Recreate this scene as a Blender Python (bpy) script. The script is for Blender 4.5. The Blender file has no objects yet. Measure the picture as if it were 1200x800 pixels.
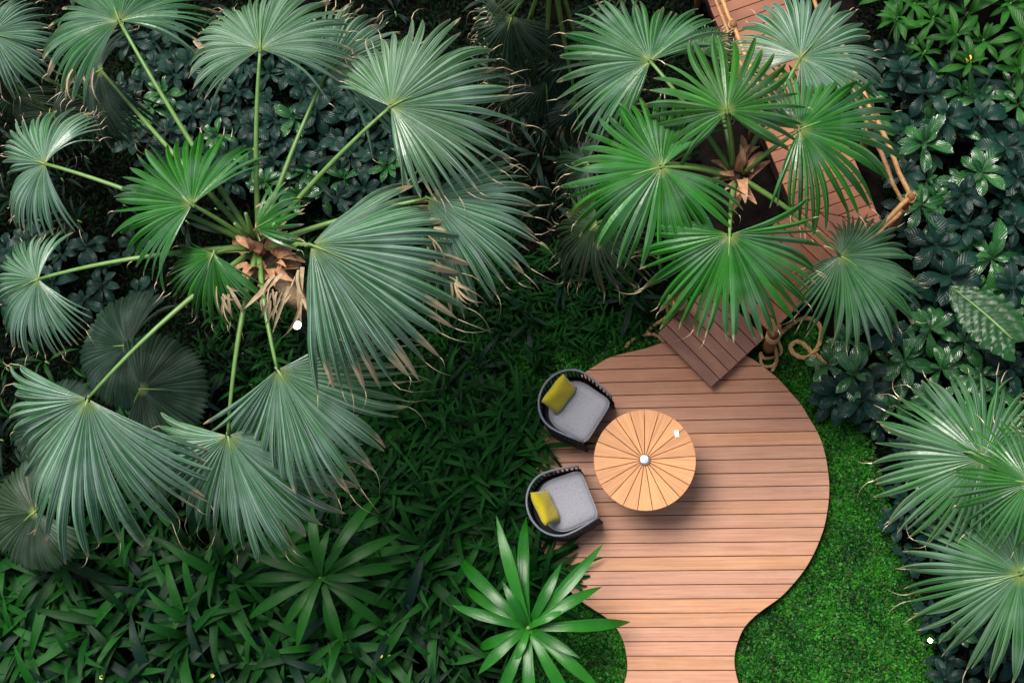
import bpy, bmesh, math, random
import numpy as np
from mathutils import Vector, Matrix
R = math.radians
random.seed(7)
rng = np.random.default_rng(7)

# ------------------------------------------------------------------ camera
F, CX, CY = 1500.0, 600.0, 400.0          # focal length in photo pixels (1200 x 800)
NADIR = (760.0, 755.0)                    # vanishing point of the verticals
CAMZ = 13.95                              # deck boards of 0.145 m pitch fix the height
sc = bpy.context.scene
COL = sc.collection
n_ = Vector((NADIR[0]-CX, CY-NADIR[1], -F)).normalized()
zc = -n_
xc = (Vector((1, 0, 0)) - zc[0]*zc).normalized()
yc = zc.cross(xc)
ROT = Matrix((xc, yc, zc))                # camera space -> world space
cam = bpy.data.objects.new('camera', bpy.data.cameras.new('camera'))
COL.objects.link(cam)
cam.data.sensor_width = 36
cam.data.lens = F/1200*36
cam.data.clip_end = 500
cam.matrix_world = Matrix.Translation((0, 0, CAMZ)) @ ROT.to_4x4()
sc.camera = cam
CAMP = Vector((0, 0, CAMZ))


def at(px, py, z=0.0):
    d = ROT @ Vector((px-CX, CY-py, -F))
    return CAMP + d*((z-CAMZ)/d.z)


def scale(z):                              # photo pixels per metre at height z
    return F/(CAMZ-z)*0.97


# ------------------------------------------------------------------ light
SUN_EL, SUN_AZ = 65.0, 128.0               # azimuth measured from +X towards +Y (upper left)
w = bpy.data.worlds.new('World')
sc.world = w
w.use_nodes = True
nt = w.node_tree
bg = nt.nodes['Background']
sky = nt.nodes.new('ShaderNodeTexSky')
sky.sky_type = 'NISHITA'
sky.sun_disc = False
sky.sun_elevation = R(SUN_EL)
sky.sun_rotation = R(90-SUN_AZ)
sky.dust_density = 4.0
sky.air_density = 1.0
hs = nt.nodes.new('ShaderNodeHueSaturation')
hs.inputs['Saturation'].default_value = 0.85
nt.links.new(sky.outputs[0], hs.inputs['Color'])
nt.links.new(hs.outputs[0], bg.inputs[0])
bg.inputs[1].default_value = 0.075
sd = bpy.data.lights.new('sun', 'SUN')
sd.energy = 2.7
sd.angle = R(31)
sd.color = (1.0, 0.95, 0.88)
so = bpy.data.objects.new('sun', sd)
COL.objects.link(so)
sdir = Vector((math.cos(R(SUN_EL))*math.cos(R(SUN_AZ)), math.cos(R(SUN_EL))*math.sin(R(SUN_AZ)), math.sin(R(SUN_EL))))
so.rotation_euler = sdir.to_track_quat('Z', 'Y').to_euler()
so.location = sdir*30
sc.view_settings.view_transform = 'Standard'
sc.view_settings.look = 'None'
sc.view_settings.gamma = 1
sc.view_settings.exposure = 0.92
sc.render.engine = 'CYCLES'


# ------------------------------------------------------------------ materials
def base_mat(name, rough=.5, spec=.5):
    m = bpy.data.materials.new(name)
    m.use_nodes = True
    N = m.node_tree.nodes
    p = N['Principled BSDF']
    p.inputs['Roughness'].default_value = rough
    p.inputs['Specular IOR Level'].default_value = spec
    return m, N, m.node_tree.links, p


def mixc(N, L, fac, a, b, mode='MIX'):
    x = N.new('ShaderNodeMix')
    x.data_type = 'RGBA'
    x.blend_type = mode
    for i, v in ((0, fac), (6, a), (7, b)):
        if hasattr(v, 'is_output'):
            L.new(v, x.inputs[i])
        elif i == 0:
            x.inputs[0].default_value = v
        else:
            x.inputs[i].default_value = (*v, 1)
    return x.outputs[2]


def ramp(N, L, src, a, b):
    x = N.new('ShaderNodeMapRange')
    x.inputs[1].default_value = a
    x.inputs[2].default_value = b
    L.new(src, x.inputs[0])
    return x.outputs[0]


def noise(N, L, vec, sc_, detail=3, rough=.55):
    x = N.new('ShaderNodeTexNoise')
    x.inputs['Scale'].default_value = sc_
    x.inputs['Detail'].default_value = detail
    x.inputs['Roughness'].default_value = rough
    if vec is not None:
        L.new(vec, x.inputs['Vector'])
    return x.outputs[0]


def mapping(N, L, src, scl, rnd=None):
    x = N.new('ShaderNodeMapping')
    x.inputs['Scale'].default_value = scl
    L.new(src, x.inputs['Vector'])
    if rnd is not None:
        mu = N.new('ShaderNodeVectorMath')
        mu.operation = 'SCALE'
        mu.inputs[0].default_value = (37.1, 11.7, 23.3)
        L.new(rnd, mu.inputs['Scale'])
        L.new(mu.outputs[0], x.inputs['Location'])
    return x.outputs[0]


def bump(N, L, p, h, strength, dist=.01):
    b = N.new('ShaderNodeBump')
    b.inputs['Strength'].default_value = strength
    b.inputs['Distance'].default_value = dist
    L.new(h, b.inputs['Height'])
    L.new(b.outputs[0], p.inputs['Normal'])


def translucent(m, N, L, p, colour, fac):
    tr = N.new('ShaderNodeBsdfTranslucent')
    if hasattr(colour, 'is_output'):
        L.new(colour, tr.inputs[0])
    else:
        tr.inputs[0].default_value = (*colour, 1)
    mx = N.new('ShaderNodeMixShader')
    mx.inputs[0].default_value = fac
    L.new(p.outputs[0], mx.inputs[1])
    L.new(tr.outputs[0], mx.inputs[2])
    L.new(mx.outputs[0], N['Material Output'].inputs[0])


def m_fan(name, c1, c2, rough, spec, bloom_sheen=.0, sheen_streak=(.16, .24, .10), sf=.45, dry=(.50, .40, .25)):
    """pleated fan leaf; vertex colour: R dry, G along, B segment random; uv: across, along"""
    m, N, L, p = base_mat(name, rough, spec)
    vc = N.new('ShaderNodeVertexColor')
    vc.layer_name = 'Col'
    sp = N.new('ShaderNodeSeparateColor')
    L.new(vc.outputs[0], sp.inputs[0])
    uv = N.new('ShaderNodeUVMap')
    st = noise(N, L, mapping(N, L, uv.outputs[0], (9, .9, 1)), 1.0, 3)
    big = noise(N, L, mapping(N, L, uv.outputs[0], (.12, 2.2, 1)), 1.0, 2)
    c = mixc(N, L, sp.outputs[2], c1, c2)
    c = mixc(N, L, ramp(N, L, st, .48, .66), c, mixc(N, L, sf, c, sheen_streak))  # silvery sky glints painted as pale streaks in the leaf colour
    c = mixc(N, L, ramp(N, L, big, .45, .75), c, mixc(N, L, bloom_sheen, c, (.26, .37, .32)))  # wax bloom and painted sky sheen together lighten the leaf colour in patches
    oi = N.new('ShaderNodeObjectInfo')
    c = mixc(N, L, ramp(N, L, oi.outputs['Random'], .7, 2.6), c, (.13, .19, .02))
    hub = ramp(N, L, sp.outputs[1], .13, .0)
    c = mixc(N, L, hub, c, (.20, .26, .06))
    spots = noise(N, L, mapping(N, L, uv.outputs[0], (1.6, 26, 1)), 1.0, 2)
    c = mixc(N, L, ramp(N, L, spots, .73, .77), c, (.34, .30, .16))
    c = mixc(N, L, sp.outputs[0], c, dry)
    L.new(c, p.inputs['Base Color'])
    rr = N.new('ShaderNodeMath')
    rr.operation = 'MULTIPLY_ADD'
    L.new(st, rr.inputs[0])
    rr.inputs[1].default_value = .25
    rr.inputs[2].default_value = rough-.1
    L.new(rr.outputs[0], p.inputs['Roughness'])
    bump(N, L, p, st, .5, .004)
    translucent(m, N, L, p, mixc(N, L, .5, c, (.10, .22, .01), 'MIX'), .16)
    return m


def m_leaf(name, c1, c2, rough, spec, vein=None, tr=.12, sat=None):
    """simple blade; object random + noise vary the colour; uv.x across (0..1), uv.y along"""
    m, N, L, p = base_mat(name, rough, spec)
    oi = N.new('ShaderNodeObjectInfo')
    tc = N.new('ShaderNodeTexCoord')
    uv = N.new('ShaderNodeUVMap')
    nz = noise(N, L, mapping(N, L, tc.outputs['Object'], (9, 9, 9), oi.outputs['Random']), 1.0, 3)
    f = N.new('ShaderNodeMath')
    f.operation = 'MULTIPLY_ADD'
    L.new(nz, f.inputs[0])
    f.inputs[1].default_value = .8
    f.inputs[2].default_value = -.4
    g = N.new('ShaderNodeMath')
    g.operation = 'ADD'
    g.use_clamp = True
    L.new(f.outputs[0], g.inputs[0])
    L.new(oi.outputs['Random'], g.inputs[1])
    c = mixc(N, L, g.outputs[0], c1, c2)
    st = noise(N, L, mapping(N, L, uv.outputs[0], (14, 1.2, 1)), 1.0, 2)
    c = mixc(N, L, ramp(N, L, st, .4, .75), c, mixc(N, L, .35, c, c2))
    if vein:
        sx = N.new('ShaderNodeSeparateXYZ')
        L.new(uv.outputs[0], sx.inputs[0])
        a = N.new('ShaderNodeMath')
        a.operation = 'ABSOLUTE'
        s5 = N.new('ShaderNodeMath')
        s5.operation = 'SUBTRACT'
        L.new(sx.outputs[0], s5.inputs[0])
        s5.inputs[1].default_value = .5
        L.new(s5.outputs[0], a.inputs[0])
        c = mixc(N, L, ramp(N, L, a.outputs[0], .07, .03), c, vein)
        # side veins as relief
        sv = N.new('ShaderNodeMath')
        sv.operation = 'MULTIPLY_ADD'
        L.new(a.outputs[0], sv.inputs[0])
        sv.inputs[1].default_value = -.55
        L.new(sx.outputs[1], sv.inputs[2])
        wv = N.new('ShaderNodeMath')
        wv.operation = 'PINGPONG'
        L.new(sv.outputs[0], wv.inputs[0])
        wv.inputs[1].default_value = .055
        h = ramp(N, L, wv.outputs[0], 0, .055)
        bump(N, L, p, h, .5, .008)
    else:
        bump(N, L, p, st, .8, .006)
    L.new(c, p.inputs['Base Color'])
    translucent(m, N, L, p, mixc(N, L, .5, c, (.08, .18, .01)), tr)
    return m


def m_wood(name, rough=.5, spec=.35, pale=(.55, .40, .33), pf=.45):
    """grain along the object's local x; colour comes from the board's own object colour"""
    m, N, L, p = base_mat(name, rough, spec)
    oi = N.new('ShaderNodeObjectInfo')
    tc = N.new('ShaderNodeTexCoord')
    g1 = noise(N, L, mapping(N, L, tc.outputs['Object'], (1.3, 42, 42), oi.outputs['Random']), 1.0, 5, .6)
    g2 = noise(N, L, mapping(N, L, tc.outputs['Object'], (3, 7, 7), oi.outputs['Random']), 1.0, 4)
    g3 = noise(N, L, mapping(N, L, tc.outputs['Object'], (5, 150, 150), oi.outputs['Random']), 1.0, 2)
    c = oi.outputs['Color']
    c = mixc(N, L, ramp(N, L, g1, .38, .72), c, mixc(N, L, .5, c, (.16, .065, .035)))
    c = mixc(N, L, ramp(N, L, g2, .45, .8), c, mixc(N, L, pf, c, pale))
    c = mixc(N, L, ramp(N, L, g3, .6, .75), c, mixc(N, L, .3, c, (.10, .045, .03)))
    L.new(c, p.inputs['Base Color'])
    rr = ramp(N, L, g2, .2, .8)
    mr = N.new('ShaderNodeMapRange')
    mr.inputs[3].default_value = rough-.12
    mr.inputs[4].default_value = rough+.15
    L.new(rr, mr.inputs[0])
    L.new(mr.outputs[0], p.inputs['Roughness'])
    bump(N, L, p, g1, .35, .004)
    return m


def m_plain(name, c1, c2, sc_=20, rough=.6, spec=.4, bmp=.3, metal=0, bd=.004):
    m, N, L, p = base_mat(name, rough, spec)
    tc = N.new('ShaderNodeTexCoord')
    nz = noise(N, L, tc.outputs['Object'], sc_, 4)
    c = mixc(N, L, ramp(N, L, nz, .35, .7), c1, c2)
    L.new(c, p.inputs['Base Color'])
    p.inputs['Metallic'].default_value = metal
    if bmp:
        bump(N, L, p, nz, bmp, bd)
    return m


def m_fabric(name, c1, c2, wscale=260):
    m, N, L, p = base_mat(name, .9, .2)
    p.inputs['Sheen Weight'].default_value = .25
    tc = N.new('ShaderNodeTexCoord')
    nz = noise(N, L, tc.outputs['Object'], 45, 4, .7)
    n2 = noise(N, L, tc.outputs['Object'], wscale, 2)
    c = mixc(N, L, ramp(N, L, nz, .35, .68), c1, c2)
    c = mixc(N, L, ramp(N, L, n2, .35, .7), c, mixc(N, L, .4, c, c2))
    L.new(c, p.inputs['Base Color'])
    bump(N, L, p, n2, .5, .003)
    return m


def m_emit(name, col, s):
    m = bpy.data.materials.new(name)
    m.use_nodes = True
    p = m.node_tree.nodes['Principled BSDF']
    p.inputs['Base Color'].default_value = (*col, 1)
    p.inputs['Emission Color'].default_value = (*col, 1)
    p.inputs['Emission Strength'].default_value = s
    return m


def m_stuffleaf(name, ca, cb, cc, rough=.5, spec=.4):
    """ground cover: vertex colour R mixes dark to bright, G dead"""
    m, N, L, p = base_mat(name, rough, spec)
    vc = N.new('ShaderNodeVertexColor')
    vc.layer_name = 'Col'
    sp = N.new('ShaderNodeSeparateColor')
    L.new(vc.outputs[0], sp.inputs[0])
    c = mixc(N, L, sp.outputs[0], ca, cb)
    c = mixc(N, L, sp.outputs[1], c, cc)
    L.new(c, p.inputs['Base Color'])
    translucent(m, N, L, p, c, .15)
    return m


M = dict(
    fan_grey=m_fan('fan_leaf_waxy_sheen', (.008, .078, .018), (.050, .175, .060), .25, .9, .45, (.45, .58, .50), .85),
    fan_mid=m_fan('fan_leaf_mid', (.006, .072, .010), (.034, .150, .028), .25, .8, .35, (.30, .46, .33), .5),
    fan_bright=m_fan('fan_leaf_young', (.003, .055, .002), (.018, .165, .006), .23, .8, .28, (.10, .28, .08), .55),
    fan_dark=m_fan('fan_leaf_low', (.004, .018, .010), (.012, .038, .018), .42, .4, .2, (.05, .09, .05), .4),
    petiole=m_plain('petiole_green', (.09, .19, .035), (.13, .25, .06), 14, .42, .5, .15),
    midrib=m_plain('midrib_yellow', (.12, .22, .05), (.17, .26, .08), 14, .45, .5, .1),
    strap=m_leaf('strap_leaf_bright', (.005, .085, .004), (.022, .180, .010), .24, .5, None, .16),
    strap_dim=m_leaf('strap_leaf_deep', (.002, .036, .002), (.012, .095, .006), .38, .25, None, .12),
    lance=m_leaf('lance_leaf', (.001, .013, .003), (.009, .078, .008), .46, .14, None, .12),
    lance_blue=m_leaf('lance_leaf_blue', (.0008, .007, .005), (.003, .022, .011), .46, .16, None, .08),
    grass=m_leaf('bamboo_grass', (.0006, .007, .002), (.006, .052, .006), .55, .08, None, .12),
    shrub=m_leaf('rosette_leaf_dark', (.002, .014, .011), (.006, .034, .022), .34, .22, (.011, .035, .026), .05),
    shrub_g=m_leaf('rosette_leaf_green', (.006, .055, .012), (.018, .110, .016), .24, .7, (.03, .12, .03), .08),
    bush=m_leaf('bush_leaf', (.003, .032, .004), (.020, .130, .008), .42, .3, (.03, .14, .018), .18),
    elephant=m_plain('elephant_ear_leaf', (.003, .036, .006), (.006, .055, .008), 12, .36, .4, 0),
    lawn=m_stuffleaf('lawn_leaf', (.003, .034, .004), (.034, .240, .012), (.12, .08, .025), .5, .25),
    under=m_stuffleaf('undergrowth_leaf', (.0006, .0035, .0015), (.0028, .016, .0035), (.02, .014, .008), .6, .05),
    soil=m_plain('soil', (.0025, .0022, .002), (.008, .006, .005), 6, .95, .05, .8, 0, .05),
    deck=m_wood('deck_wood', .50, .35, (.58, .40, .30), .22),
    walk=m_wood('boardwalk_wood', .48, .3, (.42, .22, .13), .35),
    table=m_wood('table_teak', .50, .35, (.72, .42, .2), .3),
    frame=m_plain('dark_timber', (.035, .018, .012), (.060, .030, .018), 12, .7, .3, .4),
    rail=m_plain('pole_wood', (.40, .19, .065), (.55, .30, .12), 18, .5, .4, .5),
    post=m_plain('post_wood', (.17, .075, .03), (.28, .12, .045), 18, .6, .3, .6),
    rope=m_plain('rope_fibre', (.36, .20, .075), (.52, .33, .15), 60, .85, .2, .7),
    rim=m_plain('chair_tube', (.11, .12, .145), (.14, .15, .175), 30, .45, .5, .1),
    cord=m_plain('chair_cord', (.010, .010, .013), (.022, .022, .027), 80, .8, .3, .5),
    black=m_plain('chair_black', (.008, .008, .010), (.016, .016, .019), 40, .7, .3, .2),
    cushion=m_fabric('cushion_grey', (.235, .235, .265), (.32, .32, .36)),
    pillow=m_fabric('pillow_yellow', (.36, .29, .006), (.48, .38, .015)),
    steel=m_plain('cap_steel', (.55, .55, .57), (.70, .70, .72), 60, .35, .5, .1, 1),
    paper=m_plain('paper_white', (.78, .78, .76), (.84, .84, .82), 40, .8, .2, .1),
    trunk=m_plain('palm_trunk', (.04, .028, .02), (.10, .07, .045), 16, .9, .2, .9, 0, .03),
    bract=m_plain('dry_sheath', (.30, .15, .08), (.46, .26, .15), 22, .8, .2, .5),
    dry=m_plain('dry_frond', (.26, .19, .11), (.42, .33, .20), 22, .8, .2, .4),
    lamp_body=m_plain('lamp_body', (.03, .03, .03), (.05, .05, .05), 20, .5, .5, .1),
    lens=m_emit('lamp_lens', (1.0, .90, .72), 60),
    flower=m_plain('lamp_spot_yellow', (.70, .62, .12), (.80, .74, .30), 30, .6, .3, .1),
    yellow_leaf=m_plain('leaf_yellow', (.62, .42, .02), (.70, .50, .04), 30, .6, .3, .1),
)


# ------------------------------------------------------------------ helpers
def link(name, me, mat=None, parent=None):
    o = bpy.data.objects.new(name, me)
    COL.objects.link(o)
    if mat is not None and me is not None and not me.materials:
        me.materials.append(M[mat] if isinstance(mat, str) else mat)
    if parent is not None:
        o.parent = parent
    return o


def empty(name, loc=(0, 0, 0), rz=0.0):
    o = bpy.data.objects.new(name, None)
    o.empty_display_size = .1
    o.location = loc
    o.rotation_euler = (0, 0, rz)
    COL.objects.link(o)
    return o


def tag(o, label, cat, group=None):
    o['label'] = label
    o['category'] = cat
    if group:
        o['group'] = group
    return o


def mesh(name, v, f, col=None, uv=None, smooth=False):
    me = bpy.data.meshes.new(name)
    me.from_pydata([tuple(map(float, p)) for p in v], [], [tuple(map(int, q)) for q in f])
    if col is not None:
        a = me.color_attributes.new('Col', 'FLOAT_COLOR', 'POINT')
        c4 = np.ones((len(v), 4), np.float32)
        c4[:, :3] = col
        a.data.foreach_set('color', c4.ravel())
    if uv is not None:
        u = me.uv_layers.new(name='UVMap')
        li = np.zeros(len(me.loops), np.int32)
        me.loops.foreach_get('vertex_index', li)
        u.data.foreach_set('uv', np.asarray(uv, np.float32)[li].ravel())
    if smooth:
        me.polygons.foreach_set('use_smooth', [True]*len(me.polygons))
    me.update()
    return me


def quads_mesh(name, V, col):
    """V: (n,4,3) free quads"""
    n = len(V)
    me = bpy.data.meshes.new(name)
    me.vertices.add(n*4)
    me.vertices.foreach_set('co', V.reshape(-1).astype(np.float32))
    me.loops.add(n*4)
    me.loops.foreach_set('vertex_index', np.arange(n*4, dtype=np.int32))
    me.polygons.add(n)
    me.polygons.foreach_set('loop_start', np.arange(0, n*4, 4, dtype=np.int32))
    me.polygons.foreach_set('loop_total', np.full(n, 4, np.int32))
    a = me.color_attributes.new('Col', 'FLOAT_COLOR', 'POINT')
    c4 = np.ones((n, 4, 4), np.float32)
    c4[:, :, :3] = col[:, None, :]
    a.data.foreach_set('color', c4.ravel())
    me.update(calc_edges=True)
    return me


def tube(pts, rad, seg=8, flat=1.0, cap=True):
    """swept tube as (verts, faces)"""
    pts = [Vector(p) for p in pts]
    if not hasattr(rad, '__len__'):
        rad = [rad]*len(pts)
    V, Fc = [], []
    up = Vector((0, 0, 1))
    prev = None
    for i, p in enumerate(pts):
        t = (pts[min(i+1, len(pts)-1)] - pts[max(i-1, 0)]).normalized()
        if prev is None:
            a = up.cross(t)
            if a.length < .1:
                a = Vector((1, 0, 0)).cross(t)
        else:
            a = prev - t*prev.dot(t)
        a.normalize()
        prev = a
        b = t.cross(a)
        for k in range(seg):
            an = 2*math.pi*k/seg
            V.append(p + (a*math.cos(an) + b*math.sin(an)*flat)*rad[i])
    for i in range(len(pts)-1):
        for k in range(seg):
            k2 = (k+1) % seg
            Fc.append((i*seg+k, i*seg+k2, (i+1)*seg+k2, (i+1)*seg+k))
    if cap:
        Fc.append(tuple(range(seg))[::-1])
        Fc.append(tuple((len(pts)-1)*seg+k for k in range(seg)))
    return V, Fc


def tube_obj(name, pts, rad, mat, parent=None, seg=8, flat=1.0):
    v, f = tube(pts, rad, seg, flat)
    return link(name, mesh(name, v, f, smooth=True), mat, parent)


def join(parts):
    V, Fc = [], []
    for v, f in parts:
        o = len(V)
        V += list(v)
        Fc += [tuple(i+o for i in q) for q in f]
    return V, Fc


def bez(a, b, c, n):
    return [a*(1-t)**2 + b*2*t*(1-t) + c*t*t for t in [i/(n-1) for i in range(n)]]


def spline(P, n=8):
    """Catmull-Rom through P"""
    P = [Vector(p) for p in P]
    Q = [P[0]*2-P[1]] + P + [P[-1]*2-P[-2]]
    out = []
    for i in range(1, len(Q)-2):
        for k in range(n):
            t = k/n
            a, b, c, d = Q[i-1], Q[i], Q[i+1], Q[i+2]
            out.append(.5*((2*b) + (c-a)*t + (2*a-5*b+4*c-d)*t*t + (3*b-a-3*c+d)*t**3))
    out.append(P[-1])
    return out


def inpoly(x, y, P):
    x = np.asarray(x)
    y = np.asarray(y)
    r = np.zeros(x.shape, bool)
    j = len(P)-1
    for i in range(len(P)):
        xi, yi = P[i]
        xj, yj = P[j]
        c = ((yi > y) != (yj > y)) & (x < (xj-xi)*(y-yi)/((yj-yi) if yj != yi else 1e-9)+xi)
        r ^= c
        j = i
    return r


def clip(P, nx, ny, d):
    """keep points with nx*x+ny*y <= d"""
    out = []
    for i in range(len(P)):
        a, b = P[i], P[(i+1) % len(P)]
        da, db = nx*a[0]+ny*a[1]-d, nx*b[0]+ny*b[1]-d
        if da <= 0:
            out.append(a)
        if (da < 0 < db) or (db < 0 < da):
            t = da/(da-db)
            out.append((a[0]+(b[0]-a[0])*t, a[1]+(b[1]-a[1])*t))
    return out


def slab(name, poly, z0, z1, mat, parent, colour=None, rz=0.0, bev=.003):
    """board from an outline; its own x axis lies along the grain"""
    cx = sum(p[0] for p in poly)/len(poly)
    cy = sum(p[1] for p in poly)/len(poly)
    c, s = math.cos(-rz), math.sin(-rz)
    bm = bmesh.new()
    vs = [bm.verts.new(((p[0]-cx)*c-(p[1]-cy)*s, (p[0]-cx)*s+(p[1]-cy)*c, 0)) for p in poly]
    bmesh.ops.remove_doubles(bm, verts=bm.verts, dist=.0008)
    f = bm.faces.new([v for v in vs if v.is_valid])
    if f.normal.z < 0 or f.calc_area() < 0:
        f.normal_flip()
    f.normal_update()
    if f.normal.z < 0:
        f.normal_flip()
    top = [e for e in f.edges]
    r = bmesh.ops.extrude_face_region(bm, geom=[f])
    nv = [g for g in r['geom'] if isinstance(g, bmesh.types.BMVert)]
    for v in bm.verts:
        v.co.z = z0
    for v in nv:
        v.co.z = z1
    bmesh.ops.recalc_face_normals(bm, faces=bm.faces)
    if bev:
        nvs = set(nv)
        es = [e for e in bm.edges if e.verts[0] in nvs and e.verts[1] in nvs]
        try:
            bmesh.ops.bevel(bm, geom=es, offset=bev, segments=1, affect='EDGES')
        except Exception:
            pass
    me = bpy.data.meshes.new(name)
    bm.to_mesh(me)
    bm.free()
    o = link(name, me, mat, parent)
    pl = parent.location if parent is not None else Vector((0, 0, 0))
    o.location = (cx-pl.x, cy-pl.y, 0-pl.z)
    o.rotation_euler = (0, 0, rz)
    if colour is not None:
        o.color = (*colour, 1)
    return o


# ------------------------------------------------------------------ ground
g = 60
ground = link('ground', mesh('ground', [(-g, -g, 0), (g, -g, 0), (g, g, 0), (-g, g, 0)], [(0, 1, 2, 3)]), 'soil')
ground['kind'] = 'structure'

# ------------------------------------------------------------------ round deck
DZ = .20
PSI = R(.15)
outline_px = [(774, 402), (758, 407.5), (735, 413), (716, 418), (703, 425), (690, 433), (676, 443), (662, 457), (650, 473),
              (640, 492), (633, 512), (628, 534), (625, 556), (625, 580), (627, 605), (631, 625), (635, 641), (643, 658),
              (653, 674), (665, 689), (680, 703), (696, 714), (711, 724), (722, 735), (730, 750), (734, 767), (735, 785),
              (731, 801), (722, 818), (708, 834), (692, 850), (680, 870), (672, 900), (672, 935), (930, 935), (930, 900), (918, 868),
              (900, 845), (882, 826), (868, 805), (862, 786), (861, 768), (865, 751), (873, 734), (889, 718),
              (914, 700), (930, 683.5), (943, 667), (953, 650), (960.5, 633), (966, 617), (969.5, 600), (971.5, 584), (972, 568),
              (970.5, 552), (968, 536), (964, 520), (957, 504), (948, 489), (939, 474), (926, 459), (912, 443.5), (894, 429),
              (876, 417), (855, 408), (832, 402), (805, 399.5)]
OUT = [tuple(p[:2]) for p in spline([at(x, y, DZ) for x, y in outline_px], 3)]
deck = empty('wooden_deck', (*at(800, 570, 0)[:2], 0))
tag(deck, 'pear-shaped deck of parallel pinkish brown boards beneath the round table', 'deck')
cs, sn = math.cos(PSI), math.sin(PSI)
base_v = at(860, 554.3, DZ)
v10 = -base_v.x*sn + base_v.y*cs
PITCH = .145
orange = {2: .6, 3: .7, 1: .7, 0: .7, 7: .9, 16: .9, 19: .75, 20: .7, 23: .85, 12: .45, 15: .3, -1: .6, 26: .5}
for k in range(-1, 36):
    # board k lies between joint k and joint k+1 (joint 10 measured)
    vt = v10 + (10-k)*PITCH - .0035
    vb = vt - PITCH + .007
    P = clip(OUT, -sn, cs, vt)
    P = clip(P, sn, -cs, -vb)
    if len(P) < 3:
        continue
    ys = [-p[0]*sn+p[1]*cs for p in P]
    if max(ys)-min(ys) < .01:
        continue
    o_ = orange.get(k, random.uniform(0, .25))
    up = max(0.0, min(1.0, (9-k)/9))  # boards darken to red towards the step, palm shade put into their colour
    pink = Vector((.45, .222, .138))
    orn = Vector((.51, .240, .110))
    shade_red = Vector((.335, .118, .055))
    c = pink.lerp(orn, o_).lerp(shade_red, .8*up)*random.uniform(.84, 1.0)
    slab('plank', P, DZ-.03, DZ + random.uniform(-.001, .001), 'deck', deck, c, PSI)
# dark skirt that carries the boards
ctr = Vector((sum(p[0] for p in OUT)/len(OUT), sum(p[1] for p in OUT)/len(OUT)))
sk, skf = [], []
nO = len(OUT)
for i, p in enumerate(OUT):
    a, b = Vector(OUT[i-1]), Vector(OUT[(i+1) % nO])
    t = (b-a).normalized()
    nrm = Vector((-t.y, t.x))
    q = Vector(p)
    cand = q + nrm*.05
    if not inpoly([cand.x], [cand.y], OUT)[0]:
        cand = q - nrm*.05
    sk += [(cand.x, cand.y, -.01), (cand.x, cand.y, DZ-.032)]
for i in range(nO):
    j = (i+1) % nO
    skf.append((2*i, 2*j, 2*j+1, 2*i+1))
so_ = link('skirt', mesh('skirt', sk, skf), 'frame', deck)
so_.location = -deck.location
P2 = [(sk[2*i][0], sk[2*i][1], DZ-.034) for i in range(nO)]
jo = link('sub_frame', mesh('sub_frame', P2, [tuple(range(nO))]), 'frame', deck)
jo.location = -deck.location

# ------------------------------------------------------------------ boardwalk (loose step, lower flight, upper flight)
WZ0, WZ = .34, .47
walk_cols = [(.25, .078, .034), (.31, .100, .040), (.37, .130, .050), (.27, .085, .040), (.42, .155, .060)]


def board_run(name, parent, p0, u, wdir, length, z, cols, clipper=None, pitch=.134, width=.8):
    """boards across a walk: p0 right-hand start corner, u along walk, wdir from right edge to left edge"""
    n = int(round(length/pitch))
    for i in range(n):
        a = p0 + u*(i*pitch+.004)
        b = p0 + u*((i+1)*pitch-.004)
        e = random.uniform(-.004, .004)
        P = [tuple((a-wdir*e)[:2]), tuple((b-wdir*e)[:2]), tuple((b+wdir*(width+e))[:2]), tuple((a+wdir*(width+e))[:2])]
        if clipper:
            P = clip(P, *clipper)
            if len(P) < 3:
                continue
            ar = abs(sum(P[k][0]*P[(k+1) % len(P)][1]-P[(k+1) % len(P)][0]*P[k][1] for k in range(len(P))))*.5
            if ar < .004:
                continue
        c = Vector(random.choice(cols))*random.uniform(.66, .98)
        slab(name, P, z-.035, z, 'walk', parent, c, math.atan2(wdir.y, wdir.x))


def flat(v):
    return Vector((v.x, v.y, 0))


# step
tip, lef, rig = at(833, 454, WZ0), at(772, 389, WZ0), at(897, 395, WZ0)
u2 = flat(rig-tip).normalized()
w2 = Vector((-u2.y, u2.x, 0))
if w2.dot(lef-tip) < 0:
    w2 = -w2
wid = w2.dot(lef-tip)
step = empty('step_platform', (*tip[:2], 0))
tag(step, 'dark reddish plank step lying across the edge of the round deck', 'step')
board_run('plank', step, flat(tip), u2, w2, .134*6, WZ0, [(.235, .095, .065), (.20, .085, .065), (.27, .115, .075), (.215, .085, .06)], None, .134, wid)
st0 = flat(tip)
for q in (.12, wid-.16):
    a = st0 + w2*q + u2*.05
    P = [tuple(a[:2]), tuple((a+u2*.7)[:2]), tuple((a+u2*.7+w2*.06)[:2]), tuple((a+w2*.06)[:2])]
    slab('bearer', P, DZ+.004, WZ0-.036, 'frame', step, (.1, .05, .03), math.atan2(u2.y, u2.x), 0)
# lower flight
walk = empty('boardwalk', (*at(990, 240, 0)[:2], 0))
tag(walk, 'raised plank boardwalk turning a mitred corner behind the palms', 'boardwalk')
p2 = flat(at(903, 390, WZ))
cor = flat(at(1034, 263, WZ))
rt = flat(at(921, 0, WZ))
u1 = (rt-cor).normalized()
w1 = Vector((-u1.y, u1.x, 0))
u2b = (cor-p2).normalized()
w2b = Vector((-u2b.y, u2b.x, 0))
W = .82
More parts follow.
